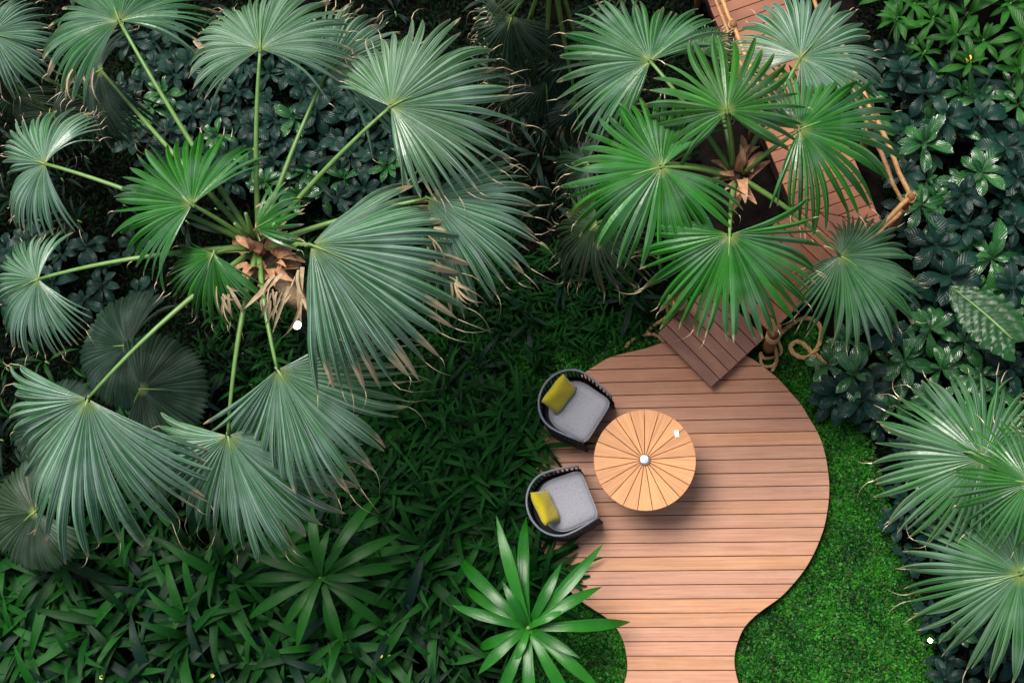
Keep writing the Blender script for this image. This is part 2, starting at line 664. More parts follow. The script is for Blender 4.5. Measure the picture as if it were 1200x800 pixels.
# mitre line through the outer corner along the bisector of the two widths
mit = (w1 + w2b).normalized()
mn = Vector((-mit.y, mit.x, 0))          # normal of the mitre line, pointing to the upper flight
if mn.dot(u1) < 0:
    mn = -mn
dm = mn.dot(cor)
L2 = (cor-p2).length
board_run('plank', walk, p2, u2b, w2b, L2+.95, WZ, walk_cols, (mn.x, mn.y, dm-.004), .134, W)
st = cor - u1*.95
board_run('plank', walk, st, u1, w1, (rt-cor).length+.95+1.4, WZ, walk_cols, (-mn.x, -mn.y, -dm-.004), .134, W)
for (p, u, wv, ln) in ((p2, u2b, w2b, L2-.2), (cor+u1*.25, u1, w1, (rt-cor).length+1.1)):
    for q in (.05, W-.11):
        a = p + wv*q + u*.03
        P = [tuple(a[:2]), tuple((a+u*ln)[:2]), tuple((a+u*ln+wv*.06)[:2]), tuple((a+wv*.06)[:2])]
        slab('bearer', P, -.01, WZ-.037, 'frame', walk, (.1, .05, .03), math.atan2(u.y, u.x), 0)

# railings of peeled poles
RH = .92


def pole(a, b, r, n=7, wob=.012):
    a, b = Vector(a), Vector(b)
    pts = []
    for i in range(n):
        t = i/(n-1)
        j = Vector((random.uniform(-wob, wob), random.uniform(-wob, wob), random.uniform(-wob, wob))) if 0 < i < n-1 else Vector()
        pts.append(a.lerp(b, t)+j)
    return pts, [r*random.uniform(.88, 1.1) for _ in pts]


def railing(pts, label, mid=.30, posts=None):
    o0 = Vector((pts[0].x, pts[0].y, WZ-.1))
    root = empty('pole_railing', o0)
    tag(root, label, 'railing')
    pp = posts if posts is not None else pts
    for q in pp:
        P, rr = pole(Vector((q.x, q.y, .05))-o0, Vector((q.x, q.y, WZ+RH+.05))-o0, .04, 6, .008)
        tube_obj('post', P, rr, 'post', root, 9)
    for hh in (RH, RH-mid):
        for a, b in zip(pts[:-1], pts[1:]):
            ext = (b-a).normalized()*.06
            A = Vector((a.x, a.y, WZ+hh))-ext
            B = Vector((b.x, b.y, WZ+hh+random.uniform(-.02, .02)))+ext
            P, rr = pole(A-o0, B-o0, .026 if hh == RH else .022)
            tube_obj('rail', P, rr, 'rail', root, 8)
    # rope lashings at the joints
    for q in pp:
        for hh in (RH, RH-mid):
            ring = [Vector((q.x+.048*math.cos(t), q.y+.048*math.sin(t), WZ+hh+.012*(t/6.28-1.5)))-o0 for t in [k*math.pi/5 for k in range(31)]]
            tube_obj('lashing', ring, .009, 'rope', root, 5)
    return root


off1, off2 = -w1*.07, -w2b*.07
c0 = cor + off1 + off2
railing([c0 - u2b*.95, c0, c0 + u1*.92, c0 + u1*1.9, c0 + u1*2.9, c0+u1*3.6],
        'peeled pole railing bending round the mitred corner of the boardwalk')
lf = cor + w1*(W+.06)
railing([lf+u1*1.55, lf+u1*2.35, lf+u1*3.3, lf+u1*3.9], 'peeled pole railing along the boardwalk above the bright young palm leaf')


# ------------------------------------------------------------------ rope posts and ropes
def rope_path(name, pts, r, label, group=None):
    P = spline(pts, 7)
    o0 = Vector((P[0].x, P[0].y, P[0].z))
    # three twisted strands
    root = empty(name, o0)
    tag(root, label, 'rope', group)
    parts = []
    L_ = 0
    acc = [0]
    for i in range(1, len(P)):
        L_ += (P[i]-P[i-1]).length
        acc.append(L_)
    n = max(20, int(L_/.018))
    res = []
    for i in range(n):
        s = L_*i/(n-1)
        j = max(1, next((k for k in range(len(acc)) if acc[k] >= s-1e-6), len(acc)-1))
        t = (s-acc[j-1])/max(1e-6, acc[j]-acc[j-1])
        res.append((P[j-1].lerp(P[j], t), s))
    for k in range(3):
        strand = []
        for i, (p, s) in enumerate(res):
            d = (res[min(i+1, n-1)][0]-res[max(i-1, 0)][0]).normalized()
            a = Vector((0, 0, 1)).cross(d)
            a = a.normalized() if a.length > .05 else Vector((1, 0, 0))
            b = d.cross(a)
            an = s/(r*9)*2*math.pi + k*2*math.pi/3
            strand.append(p-o0+(a*math.cos(an)+b*math.sin(an))*r*.52)
        tube_obj('strand', strand, r*.58, 'rope', root, 6)
    return root


def c4(x, y, z):
    return at(840+x/4.21, 270+y/4.21, z)


def c5(x, y, z):
    return at(720+x/8.89, 330+y/8.89, z)


def rope_post(px, py, label, h, gz=0.0):
    b = at(px, py, gz)
    root = empty('rope_post', b)
    tag(root, label, 'post')
    P, rr = pole((0, 0, -.02), (random.uniform(-.03, .03), .02, h), .06, 7, .012)
    tube_obj('shaft', P, rr, 'post', root, 10)
    for z in (h*.62, h*.68, h*.74):
        ring = [Vector((.066*math.cos(t), .066*math.sin(t), z+.02*t/6.28)) for t in [k*math.pi/6 for k in range(14)]]
        tube_obj('rope_turn', ring, .013, 'rope', root, 6)
    return root


rope_post(899, 411, 'brown round post wound with rope on the lawn side of the step', 1.0)
rope_post(795, 372, 'reddish round post wound with rope at the shady side of the step', .95)
rope_path('rope', [c4(268, 520, .60), c4(300, 520, .35), c4(345, 480, .15), c4(400, 442, .13), c4(450, 432, .13), c4(490, 450, .13), c4(515, 490, .13),
                   c4(505, 560, .13), c4(480, 600, .15), c4(440, 628, .13), c4(390, 615, .13), c4(365, 585, .13), c4(375, 556, .13),
                   c4(410, 550, .13), c4(450, 582, .13), c4(480, 622, .13), c4(495, 680, .13), c4(510, 740, .13), c4(542, 792, .13)],
          .026, 'tan rope thrown in a loop on the lawn beside the deck')
rope_path('rope', [c4(478, 598, .13), c4(512, 632, .13), c4(560, 682, .13)], .026, 'short tan rope end poking out beside the looped rope')
rope_path('rope', [c4(262, 470, .72), c4(300, 540, .3), c4(318, 600, .15), c4(280, 625, .08), c4(232, 630, .13), c4(214, 600, .15), c4(222, 660, .13),
                   c4(250, 672, .13), c4(285, 660, .13), c4(296, 610, .14), c4(282, 560, .22), c4(296, 640, .13), c4(272, 696, .13)], .018,
          'brown rope coiled loosely round the foot of the lawn side post')
rope_path('rope', [c5(115, 685, .10), c5(190, 605, .10), c5(260, 566, .10), c5(330, 550, .12), c5(420, 552, .10), c5(480, 590, .09), c5(515, 640, .06)],
          .020, 'pale rope arching past the deck edge in the shade by the step')
rope_path('rope', [c5(380, 640, .05), c5(340, 590, .07), c5(345, 530, .08), c5(400, 465, .10), c5(500, 400, .18), c5(570, 345, .32), c5(625, 318, .5)],
          .020, 'brown rope hanging down from the shady side post')
rope_path('rope', [c5(560, 330, .35), c5(545, 230, .55), c5(575, 150, .7), c5(625, 160, .68), c5(640, 215, .6), c5(605, 245, .55), c5(575, 205, .6)],
          .017, 'rope looped in a hanging coil on the shady side post')


# ------------------------------------------------------------------ table
TZ = DZ+.72
tp = at(755.5, 538.5, TZ)
TR = .5*119/ (F/(CAMZ-TZ))*1.0
table = empty('round_table', (tp.x, tp.y, DZ))
tag(table, 'round orange table of radiating slats on the deck', 'table')
NW = 21
for k in range(NW):
    a0 = 2*math.pi*k/NW+.06
    a1 = a0+2*math.pi/NW
    gp = .0026
    nn = 8
    P = []
    r0 = .058
    for i in range(nn):
        a = a0 + (a1-a0)*i/(nn-1)
        P.append([TR*math.cos(a), TR*math.sin(a)])
    # edges pulled in by the joint
    e0 = Vector((-math.sin(a0), math.cos(a0)))*gp
    e1 = Vector((math.sin(a1), -math.cos(a1)))*gp
    P[0] = [P[0][0]+e0.x, P[0][1]+e0.y]
    P[-1] = [P[-1][0]+e1.x, P[-1][1]+e1.y]
    P += [[r0*math.cos(a1)+e1.x, r0*math.sin(a1)+e1.y], [r0*math.cos(a0)+e0.x, r0*math.sin(a0)+e0.y]]
    am = (a0+a1)/2
    c = Vector((.58, .26, .095))*random.uniform(.86, 1.1)
    o = slab('slat', [(p[0]+tp.x, p[1]+tp.y) for p in P], TZ-.028-DZ+DZ, TZ, 'table', table, c, am, .003)


def lathe(prof, seg=40):
    V, Fc = [], []
    for r, z in prof:
        for k in range(seg):
            a = 2*math.pi*k/seg
            V.append((r*math.cos(a), r*math.sin(a), z))
    for i in range(len(prof)-1):
        for k in range(seg):
            k2 = (k+1) % seg
            Fc.append((i*seg+k, i*seg+k2, (i+1)*seg+k2, (i+1)*seg+k))
    Fc.append(tuple(range(seg))[::-1])
    Fc.append(tuple((len(prof)-1)*seg+k for k in range(seg)))
    return V, Fc


h = TZ-DZ
v, f = lathe([(.30, .003), (.33, .02), (.30, .06), (.14, .16), (.10, .30), (.12, .5), (.22, h-.08), (TR-.06, h-.036), (TR-.05, h-.031)])
link('pedestal', mesh('pedestal', v, f, smooth=True), 'black', table)
# steel cap, a squarish round
v, f = lathe([(.052, h-.01), (.055, h+.012), (.053, h+.024), (.046, h+.032), (.034, h+.036)], 36)
v = [(x*(1+.10*abs(math.sin(2*math.atan2(y, x)))), y*(1+.10*abs(math.sin(2*math.atan2(y, x)))), z) for x, y, z in v]
cap = link('centre_cap', mesh('centre_cap', v, f, smooth=True), 'steel', table)
v, f = lathe([(.022, h+.034), (.022, h+.042), (.014, h+.046), (.012, h+.047)], 20)
link('knob', mesh('knob', v, f, smooth=True), 'paper', cap)
# small white card
cp = at(793, 508, TZ)
card = link('paper_card', mesh('paper_card', [(-.022, -.034, .002), (.022, -.034, .002), (.024, .0, .018), (-.020, .002, .022), (.020, .036, .003), (-.024, .034, .003),
                                              (-.022, -.034, .0005), (.022, -.034, .0005), (.020, .036, .0005), (-.024, .034, .0005)],
                                    [(0, 1, 2, 3), (3, 2, 4, 5), (7, 6, 9, 8), (0, 6, 7, 1), (4, 8, 9, 5)]), 'paper')
card.location = (cp.x, cp.y, TZ+.001)
card.rotation_euler = (0, 0, .1)
tag(card, 'small folded white paper card lying near the table rim', 'paper')


# ------------------------------------------------------------------ chairs
def rim_pt(s):
    """s -1..1 along the U-shaped rim, front right end to front left end; returns x, y, z"""
    a = s*math.pi*.5
    # back is a wide round, arms run nearly straight to the front
    t = abs(s)
    sg = 1 if s > 0 else -1
    if t < .62:
        q = t/.62*math.pi/2
        x = -.04 - .30*math.cos(q)
        y = sg*.335*math.sin(q)
    else:
        q = (t-.62)/.38
        x = -.04 + .34*q
        y = sg*(.335 - .055*q**1.6)
    z = .70 - .07*t**1.5 - (.03*max(0, (t-.9)/.1))
    return Vector((x, y, z))


def make_chair(loc, rz, label):
    root = empty('woven_armchair', loc, rz)
    tag(root, label, 'chair', 'armchairs beside the round table')
    S = [-1+2*i/48 for i in range(49)]
    rim = [rim_pt(s) for s in S]
    rim = [rim[0]+Vector((0, 0, -.05))] + rim + [rim[-1]+Vector((0, 0, -.05))]
    tube_obj('top_rail', rim, .0125, 'rim', root, 10)
    # woven cords between the rim and the seat ring
    low = lambda s: Vector((rim_pt(s).x*.96+.006, rim_pt(s).y*.96, .24))
    parts = []
    nC = 74
    for i in range(nC):
        s = -1+2*(i+.5)/nC
        lean = .035*(1 if i % 2 else -1)
        a = rim_pt(s)
        b = low(max(-1, min(1, s+lean)))
        m_ = (a+b)/2 + Vector((b.x-0, b.y, 0)).normalized()*.015
        parts.append(tube([a, m_, b], .0065, 5))
    v, f = join(parts)
    wb = link('woven_back', mesh('woven_back', v, f), 'cord', root)
    wb['kind'] = 'stuff'
    # solid lower shell
    V, Fc = [], []
    zs = [(1.015, .37), (1.035, .30), (1.05, .14), (1.03, .03)]
    for s in S:
        p = rim_pt(s)
        for k, z in zs:
            V.append((p.x*k+.01, p.y*k, z))
    nz = len(zs)
    for i in range(len(S)-1):
        for j in range(nz-1):
            Fc.append((i*nz+j, (i+1)*nz+j, (i+1)*nz+j+1, i*nz+j+1))
    sh = link('shell', mesh('shell', V, Fc, smooth=True), 'black', root)
    md = sh.modifiers.new('thick', 'SOLIDIFY')
    md.thickness = .012
    # seat board and front beam
    pts = [low(s) for s in S]
    top = [(p.x*.97, p.y*.97, .30) for p in pts]
    bot = [(p.x*.97, p.y*.97, .24) for p in pts]
    n = len(top)
    fc = [tuple(range(n)), tuple(range(2*n-1, n-1, -1))] + [(i, (i+1) % n, n+(i+1) % n, n+i)[::-1] for i in range(n)]
    link('seat_base', mesh('seat_base', top+bot, fc), 'black', root)
    # cushion: D-shaped, domed
    ring = []
    nR = 56
    for i in range(nR):
        a = 2*math.pi*i/nR
        ca, sa = math.cos(a), math.sin(a)
        ex = 9.0 if ca > 0 else 2.5
        r = (abs(ca)**ex + abs(sa)**ex)**(-1/ex)
        ring.append((.045 + r*ca*(.272 if ca > 0 else .275), r*sa*(.278 + .016*(-ca))))
    prof = [(.90, .285), (.975, .30), (1, .335), (1, .385), (.985, .415), (.95, .435), (.85, .452), (.6, .462), (.3, .466)]
    V, Fc = [], []
    for k, z in prof:
        for x, y in ring:
            V.append(((x-.045)*k+.045, y*k, z))
    for j in range(len(prof)-1):
        for i in range(nR):
            i2 = (i+1) % nR
            Fc.append((j*nR+i, j*nR+i2, (j+1)*nR+i2, (j+1)*nR+i))
    Fc.append(tuple(range(nR))[::-1])
    Fc.append(tuple((len(prof)-1)*nR+i for i in range(nR)))
    cu = link('seat_cushion', mesh('seat_cushion', V, Fc, smooth=True), 'cushion', root)
    pip = [Vector(((x-.045)*.992+.045, y*.992, .417)) for x, y in ring]
    pip.append(pip[0])
    tube_obj('piping', pip, .006, 'cushion', cu, 5)
    for sx, sy in ((.27, .25), (.27, -.25), (-.24, .19), (-.24, -.19)):
        ox, oy = (.045 if sx > 0 else -.03), (.02 if sy > 0 else -.02)
        tube_obj('leg', [(sx, sy, .28), (sx+ox*.6, sy+oy, .12), (sx+ox, sy+oy*1.6, .0)], [.022, .02, .016], 'black', root, 8)
    return root


def px_dir(px, py, dx, dy, z):
    d = at(px+dx*20, py+dy*20, z)-at(px, py, z)
    return math.atan2(d.y, d.x)


cz = DZ+.46
a1 = px_dir(700, 493, .856, .517, cz)
f1 = at(700.5, 493.5, cz)
cc1 = Vector((f1.x, f1.y, DZ)) - Vector((math.cos(a1), math.sin(a1), 0))*.305
make_chair(cc1, a1, 'grey and black woven armchair turned to the table, next to the step')
a2 = px_dir(690, 577, .93, -.37, cz)
f2 = at(690, 577.5, cz)
cc2 = Vector((f2.x, f2.y, DZ)) - Vector((math.cos(a2), math.sin(a2), 0))*.305
make_chair(cc2, a2, 'grey and black woven armchair with its pillow in the corner by the strap-leaved plant')


def make_pillow(loc, rz, tilt, label, wd=.37, ht=.30, th=.11):
    n = 15
    V, Fc = [], []
    for side in (1, -1):
        for i in range(n):
            for j in range(n):
                u, v = -1+2*i/(n-1), -1+2*j/(n-1)
                e = max(0, (1-u**4)*(1-v**4))**.55
                pin = 1-.05*(1-abs(u*v))*(abs(u)**6+abs(v)**6)
                V.append((side*e*th/2 + .004*math.sin(5*u+3*v)*e, u*wd/2*pin, v*ht/2*pin))
    for sidx in (0, 1):
        o = sidx*n*n
        for i in range(n-1):
            for j in range(n-1):
                q = (o+i*n+j, o+(i+1)*n+j, o+(i+1)*n+j+1, o+i*n+j+1)
                Fc.append(q if sidx == 0 else q[::-1])
    me = mesh('pillow', V, Fc, smooth=True)
    bm = bmesh.new()
    bm.from_mesh(me)
    bmesh.ops.remove_doubles(bm, verts=bm.verts, dist=.0005)
    bm.to_mesh(me)
    bm.free()
    o = link('throw_pillow', me, 'pillow')
    o.location = loc
    o.rotation_euler = (0, tilt, rz)
    tag(o, label, 'pillow')
    return o


pz = DZ+.60
pc = at(655.5, 462, pz)
pd = px_dir(655, 462, .80, .60, pz)
make_pillow((pc.x, pc.y, pz), pd, R(-34), 'yellow throw pillow against the middle of the armchair next to the step')
pc = at(639, 594, pz)
pd = px_dir(639, 594, .89, -.42, pz)
make_pillow((pc.x, pc.y, pz), pd, R(-30), 'yellow throw pillow in the corner of the armchair by the strap-leaved plant')


# ------------------------------------------------------------------ fan palms
def fan_mesh(X, Y, Z, Rm, half, nseg, seed, droop=.25, fold=.25, split=.60, dry=.1, back=.62, teeth=False, tipdroop=.35, ragged=1.0):
    """X midrib direction, Z blade normal; returns mesh data around the hub"""
    r = np.random.default_rng(seed)
    nt_ = 15
    T = np.concatenate([np.linspace(.025, .6, 7), np.linspace(.66, 1, nt_-7)])
    edges = np.linspace(-half, half, nseg+1)
    dphi = edges[1]-edges[0]
    edges = edges + r.normal(0, .10, nseg+1)*dphi
    ts = np.clip(r.normal(split-.06, .06, nseg+1), .3, .93)
    deep = r.random(nseg+1) < r.uniform(.03, .13)*ragged
    ts[deep] *= r.uniform(.6, .85, deep.sum())
    ts[0] = ts[-1] = .05
    if teeth:
        ts[1:-1] = r.normal(.93, .012, nseg-1)
    V, Fc, Cc, U = [], [], [], []
    X, Y, Z = (np.array(q) for q in (X, Y, Z))
    wob = r.uniform(0, 6.28, 3)
    ndry = r.uniform(-1, 1)*half
    lobe_a, lobe_k = (.02, 2.0) if teeth else (r.uniform(.11, .19), r.uniform(2.4, 4.2))
    for k in range(nseg):
        p0, p1 = edges[k], edges[k+1]
        pm = (p0+p1)/2
        Rk = Rm*(back+(1-back)*max(0, math.cos(pm/2))**1.4)*(1+r.normal(0, .03)*ragged)
        if teeth:
            Rk = Rm*(.86+.14*math.cos(pm/2))*(1+r.normal(0, .008))
        lat = r.normal(0, .16)*ragged
        ben = tipdroop*r.uniform(.5, 1.6)
        tw = r.normal(0, .25)
        rnd = r.random()
        dk = dry*r.uniform(.2, 1.8) + (.25*dry if abs(pm-ndry) < .5 else 0)
        o = len(V)
        pl = .42
        for t in T:
            rad = t*Rk
            sep = max(0.0, t-min(ts[k], ts[k+1]))
            e0, e1 = p0, p1
            wl = max(0.0, 1-(t-ts[k])/(1.002-ts[k])) if t > ts[k] else 1.0
            wr = max(0.0, 1-(t-ts[k+1])/(1.002-ts[k+1])) if t > ts[k+1] else 1.0
            wl = wl**.62
            wr = wr**.62
            a0 = pm-(pm-p0)*wl
            a1_ = pm+(p1-pm)*wr
            shift = lat*sep*sep*1.2
            hw = rad*dphi*.5
            for ai, (a, zz) in enumerate(((a0, 0.0), (pm, 1.0), (a1_, 0.0))):
                aa = a+shift
                x, y = rad*math.cos(aa), rad*math.sin(aa)
                # blade surface: folds down from the midrib, arches down outwards
                z = -fold*(abs(y)**1.7)/(Rm**.7) - droop*Rm*t**2.4 + Rm*lobe_a*t*(2/math.pi)*math.asin(.985*math.sin(lobe_k*a+wob[0]+.35*math.sin(2*a+wob[2]))) + .035*Rm*math.sin(7*a+wob[1])*t*t
                z += zz*hw*2*pl*min(1, wl+.25) + tw*(ai-1)*hw*min(1, sep*3)
                V.append((x, y, z, -ben*Rm*(max(0, t-.55)**2.2)))
                dd = 1.0 if (1-t) < dk*(.30 if dk > 1.25*dry else .13)*(1 if zz else 1.3) else 0.0
                Cc.append((dd, t, rnd))
                U.append((k+ai*.5, t*Rm))
        for i in range(len(T)-1):
            for j in range(2):
                a = o+i*3+j
                Fc.append((a, a+3, a+4, a+1))
        # dry thread hanging from some tips
        if (not teeth) and r.random() < .28+dry*1.2:
            tip = V[o+(len(T)-1)*3+1]
            ln = Rm*r.uniform(.06, .26)*(1+dry)
            bx, by = math.cos(pm+lat*.2), math.sin(pm+lat*.2)
            o2 = len(V)
            cu = r.normal(0, .5)
            for i in range(5):
                q = i/4
                wx, wy = -by, bx
                wd = .0038*(1-.7*q)
                px_, py_ = tip[0]+bx*ln*q*(1-.3*q)+wx*cu*ln*q*q, tip[1]+by*ln*q*(1-.3*q)+wy*cu*ln*q*q
                for s in (-1, 1):
                    V.append((px_+wx*wd*s, py_+wy*wd*s, tip[2], tip[3]-ln*.7*q*q))
                    Cc.append((1.0, 1.0, rnd))
                    U.append((k, 1))
            for i in range(4):
                a = o2+i*2
                Fc.append((a, a+2, a+3, a+1))
    A = np.array(V)
    Wv = A[:, 0:1]*X + A[:, 1:2]*Y + A[:, 2:3]*Z
    Wv[:, 2] += A[:, 3]
    return Wv, Fc, np.array(Cc), np.array(U)


LEAF_N = [0]


def fan_leaf(palm, crown, hx, hy, ang, Rpx, half, z, mat, tilt=18, roll=0, dry=.1, droop=.22, fold=.22, split=.6, nseg=None,
             arch=.18, pet=True, teeth=False, tipdroop=.5, back=.62, ragged=1.0, start=None, prad=.019):
    """hub pixel + midrib heading in the picture (deg, anticlockwise from right) + blade reach in pixels, hub at height z"""
    LEAF_N[0] += 1
    P = at(hx, hy, z)
    d = at(hx+50*math.cos(R(ang)), hy-50*math.sin(R(ang)), z)-P
    d.z = 0
    d.normalize()
    X = d*math.cos(R(tilt)) + Vector((0, 0, -math.sin(R(tilt))))
    Yv = Vector((0, 0, 1)).cross(d)
    Z = X.cross(Yv).normalized()
    rot = Matrix.Rotation(R(roll), 3, X)
    Yv, Z = rot @ Yv, rot @ Z
    Rm = Rpx/scale(z)*.95
    if nseg is None:
        nseg = int(half/150*(34 if mat == 'fan_bright' else 42))+8
    v, f, c, u = fan_mesh(X, Yv, Z, Rm, R(half), nseg, 100+LEAF_N[0]*17, droop, fold, split, dry, back, teeth, tipdroop, ragged)
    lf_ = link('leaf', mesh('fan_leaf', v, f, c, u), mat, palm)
    lf_.location = P - palm.location
    # costa that continues the leaf stalk into the blade
    v2, f2 = tube([X*(-.03)-Z*.004, X*(.10*Rm)+Z*.006, X*(.26*Rm)+Z*.002-Vector((0, 0, droop*Rm*.3**2.4)), X*(.50*Rm)-Z*.012-Vector((0, 0, droop*Rm*.5**2.4))],
                  [prad*.7, prad*.42, prad*.26, prad*.08], 6)
    link('midrib', mesh('midrib', v2, f2, smooth=True), 'midrib', lf_)
    if pet:
        s = Vector(crown) if start is None else at(*start)
        dl = (P-s)
        hdir = Vector((dl.x, dl.y, 0))
        hl = max(.05, hdir.length)
        hdir.normalize()
        s = s + hdir*min(.07, hl*.3)
        ctl = (s+P)/2 + Vector((0, 0, arch*dl.length)) + Vector((random.uniform(-.03, .03), random.uniform(-.03, .03), 0))
        pts = [q-P for q in bez(s, ctl, P, 12)]
        rr = [prad*(1.5-.75*i/11) for i in range(12)]
        v3, f3 = tube(pts, rr, 7, .75)
        link('petiole', mesh('petiole', v3, f3, smooth=True), 'petiole', lf_)
    return lf_


def trunk(palm, base, top, r0, r1, n=26):
    pts, rr = [], []
    b, t = Vector(base), Vector(top)
    bow = Vector((random.uniform(-.1, .1), random.uniform(-.1, .1), 0))
    for i in range(n*2):
        s = i/(n*2-1)
        pts.append(b.lerp(t, s)+bow*math.sin(math.pi*s)*.7-palm.location)
        rr.append((r0+(r1-r0)*s)*(1.09 if i % 2 else .96)*random.uniform(.97, 1.03)*(1.35 if s < .06 else 1))
    return tube_obj('trunk', pts, rr, 'trunk', palm, 12)


def strip_mesh(name, L_, W_, bend, nseg=6, fold=.25, cup=0.0, curl=0.0, profile=None, seed=0, uvs=True):
    """leaf along +X from the origin, bending down; width profile; V fold"""
    V, Fc, U = [], [], []
    ang = bend[0]
    x = z = 0.0
    r = random.Random(seed)
    for i in range(nseg+1):
        t = i/nseg
        wd = W_*.5*(profile(t) if profile else math.sin(math.pi*min(1, t*.95+.05))**.6)
        lat = curl*t*t
        for s, zz in ((-1, 1), (0, 0), (1, 1)):
            V.append((x - .0, lat+s*wd, z + abs(s)*wd*fold))
            U.append((.5+.5*s, t))
        dl = L_/nseg
        ang = bend[0] + (bend[1]-bend[0])*t
        x += dl*math.cos(ang)
        z += dl*math.sin(ang)
    for i in range(nseg):
        for j in range(2):
            a = i*3+j
            Fc.append((a, a+3, a+4, a+1))
    return mesh(name, V, Fc, None, U, smooth=True)


def crown_bits(palm, top, n, rad, zup=.25, seed=3):
    """dry leaf sheaths standing round the crown"""
    rr = random.Random(seed)
    ms = [strip_mesh('dry_sheath', .26, .085, (1.0, -.9), 5, .35, 0, .04*(i-1), lambda t: (1-t)**.5*.9+.1, i) for i in range(3)]
    for k in range(n):
        a = rr.uniform(0, 2*math.pi)
        o = link('dry_sheath', ms[k % 3], 'bract', palm)
        o.location = Vector(top)-palm.location+Vector((math.cos(a)*rad*rr.uniform(.2, 1.1), math.sin(a)*rad*rr.uniform(.2, 1.1), rr.uniform(-.15, zup)))
        o.rotation_euler = (rr.uniform(-.5, .5), rr.uniform(-.6, .3), a+rr.uniform(-.5, .5))
        o.scale = (rr.uniform(.7, 1.3),)*3


# --- tall palm on the left
zA = 3.6
crA = at(302, 288, zA)
bA = at(424, 412, 0)
palmA = empty('fan_palm', (bA.x, bA.y, 0))
tag(palmA, 'tall fan palm with long bare leaf stalks and a brown sheath clump at its crown', 'palm')
trunk(palmA, bA, crA+Vector((0, 0, -.05)), .16, .11)
crown_bits(palmA, at(316, 306, zA), 34, .16, .15)
A = lambda *a, **k: fan_leaf(palmA, crA, *a, **k)
A(458, 125, 32, 172, 119, 4.25, 'fan_grey', tilt=12, dry=.16, droop=.18, fold=.16, arch=.10, split=.64, back=.38)
A(305, 58, 92, 140, 117, 4.35, 'fan_grey', tilt=10, dry=.14, arch=.08, split=.66, back=.5)
A(140, 25, 113, 150, 127, 4.2, 'fan_mid', tilt=10, dry=.22, arch=.10, roll=6, split=.66, back=.55)
A(53, 192, 159, 112, 126, 3.9, 'fan_grey', tilt=16, dry=.12, roll=-8, split=.66, back=.5)
A(45, 327, 195, 105, 130, 3.7, 'fan_grey', tilt=18, dry=.10, split=.66, back=.5)
A(103, 467, 242, 212, 90, 3.75, 'fan_grey', tilt=22, dry=.14, droop=.20, fold=.30, tipdroop=.4, split=.68, back=.15)
A(267, 510, 272, 182, 104, 3.35, 'fan_grey', tilt=30, dry=.08, fold=.75, droop=.14, split=.74, back=.2)
A(325, 433, 301, 180, 84, 3.72, 'fan_grey', tilt=26, dry=.16, fold=.42, droop=.2, split=.68, back=.15)
A(365, 287, -20, 204, 75, 4.15, 'fan_grey', tilt=14, dry=.30, droop=.24, fold=.18, arch=.12, split=.72, tipdroop=.7, back=.32)
A(502, 232, -18, 150, 66, 3.85, 'fan_grey', tilt=18, dry=.16, arch=.06, split=.68)
A(225, 240, 140, 128, 105, 4.15, 'fan_bright', tilt=2, dry=.06, droop=.20, fold=.10, split=.56, arch=.1, back=.7)
A(250, 297, 240, 92, 84, 4.0, 'fan_bright', tilt=20, dry=.16, droop=.25, split=.6, arch=.15)
A(384, 82, 42, 138, 90, 3.75, 'fan_grey', tilt=14, dry=.3, arch=.06, split=.66)
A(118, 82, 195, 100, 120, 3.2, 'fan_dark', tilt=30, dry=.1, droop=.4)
A(300, 268, 20, 70, 60, 4.0, 'fan_bright', tilt=-30, dry=.1, nseg=12, split=.4, back=.5)
# stalks of leaves cut away and a spear leaf
for (x, y, zz) in ((322, 262, 4.1), (288, 250, 4.2), (275, 262, 4.1)):
    e = at(x, y, zz)
    tube_obj('stalk_stub', [crA-palmA.location, (crA+e)/2-palmA.location+Vector((0, 0, .03)), e-palmA.location], [.028, .022, .014], 'petiole', palmA, 7)
# dry tatters
TAT = [(x0+random.uniform(-9, 9), y0+random.uniform(-9, 9), z0+random.uniform(-.1, .1), a0+random.uniform(-.6, .6))
       for (x0, y0, z0, a0, nn) in ((322, 345, 4.0, 4.4, 6), (262, 342, 3.9, 4.9, 8), (86, 80, 4.1, 4.4, 5), (102, 84, 4.1, 4.2, 4), (306, 246, 3.95, .9, 3),
                                    (235, 48, 4.1, 5.9, 6), (500, 275, 3.9, 5.6, 5), (535, 330, 3.7, 5.3, 6)) for _ in range(nn)]
TAT2 = [(x0+random.uniform(-6, 6), y0+random.uniform(-6, 6), 4.02, a0+random.uniform(-.25, .25)) for (x0, y0, a0, nn) in ((350, 318, 4.5, 3), (336, 340, 4.2, 3), (358, 345, 4.9, 3), (326, 318, 4.0, 2)) for _ in range(nn)]
for (x, y, zz, a) in TAT2:
    o = link('dry_lobe', strip_mesh('dry_lobe', random.uniform(.2, .5), random.uniform(.015, .06), (-.1, random.uniform(-1.5, -.5)), 7, .6, 0, random.uniform(-.16, .16), lambda t: max(.06, math.sin(math.pi*(.2+.8*t)))**.8), 'dry', palmA)
    o.location = at(x, y, zz)-palmA.location
    o.rotation_euler = (random.uniform(-.6, .6), 0, a)
for (x, y, zz, a) in TAT:
    o = link('dry_tatter', strip_mesh('dry_tatter', random.uniform(.12, .32), random.uniform(.012, .035), (-.1, -1.4), 6, .4, 0, .05, lambda t: max(.05, math.sin(math.pi*(.15+.85*t)))**.8), 'dry', palmA)
    o.location = at(x, y, zz)-palmA.location
    o.rotation_euler = (random.uniform(-.8, .8), 0, a)

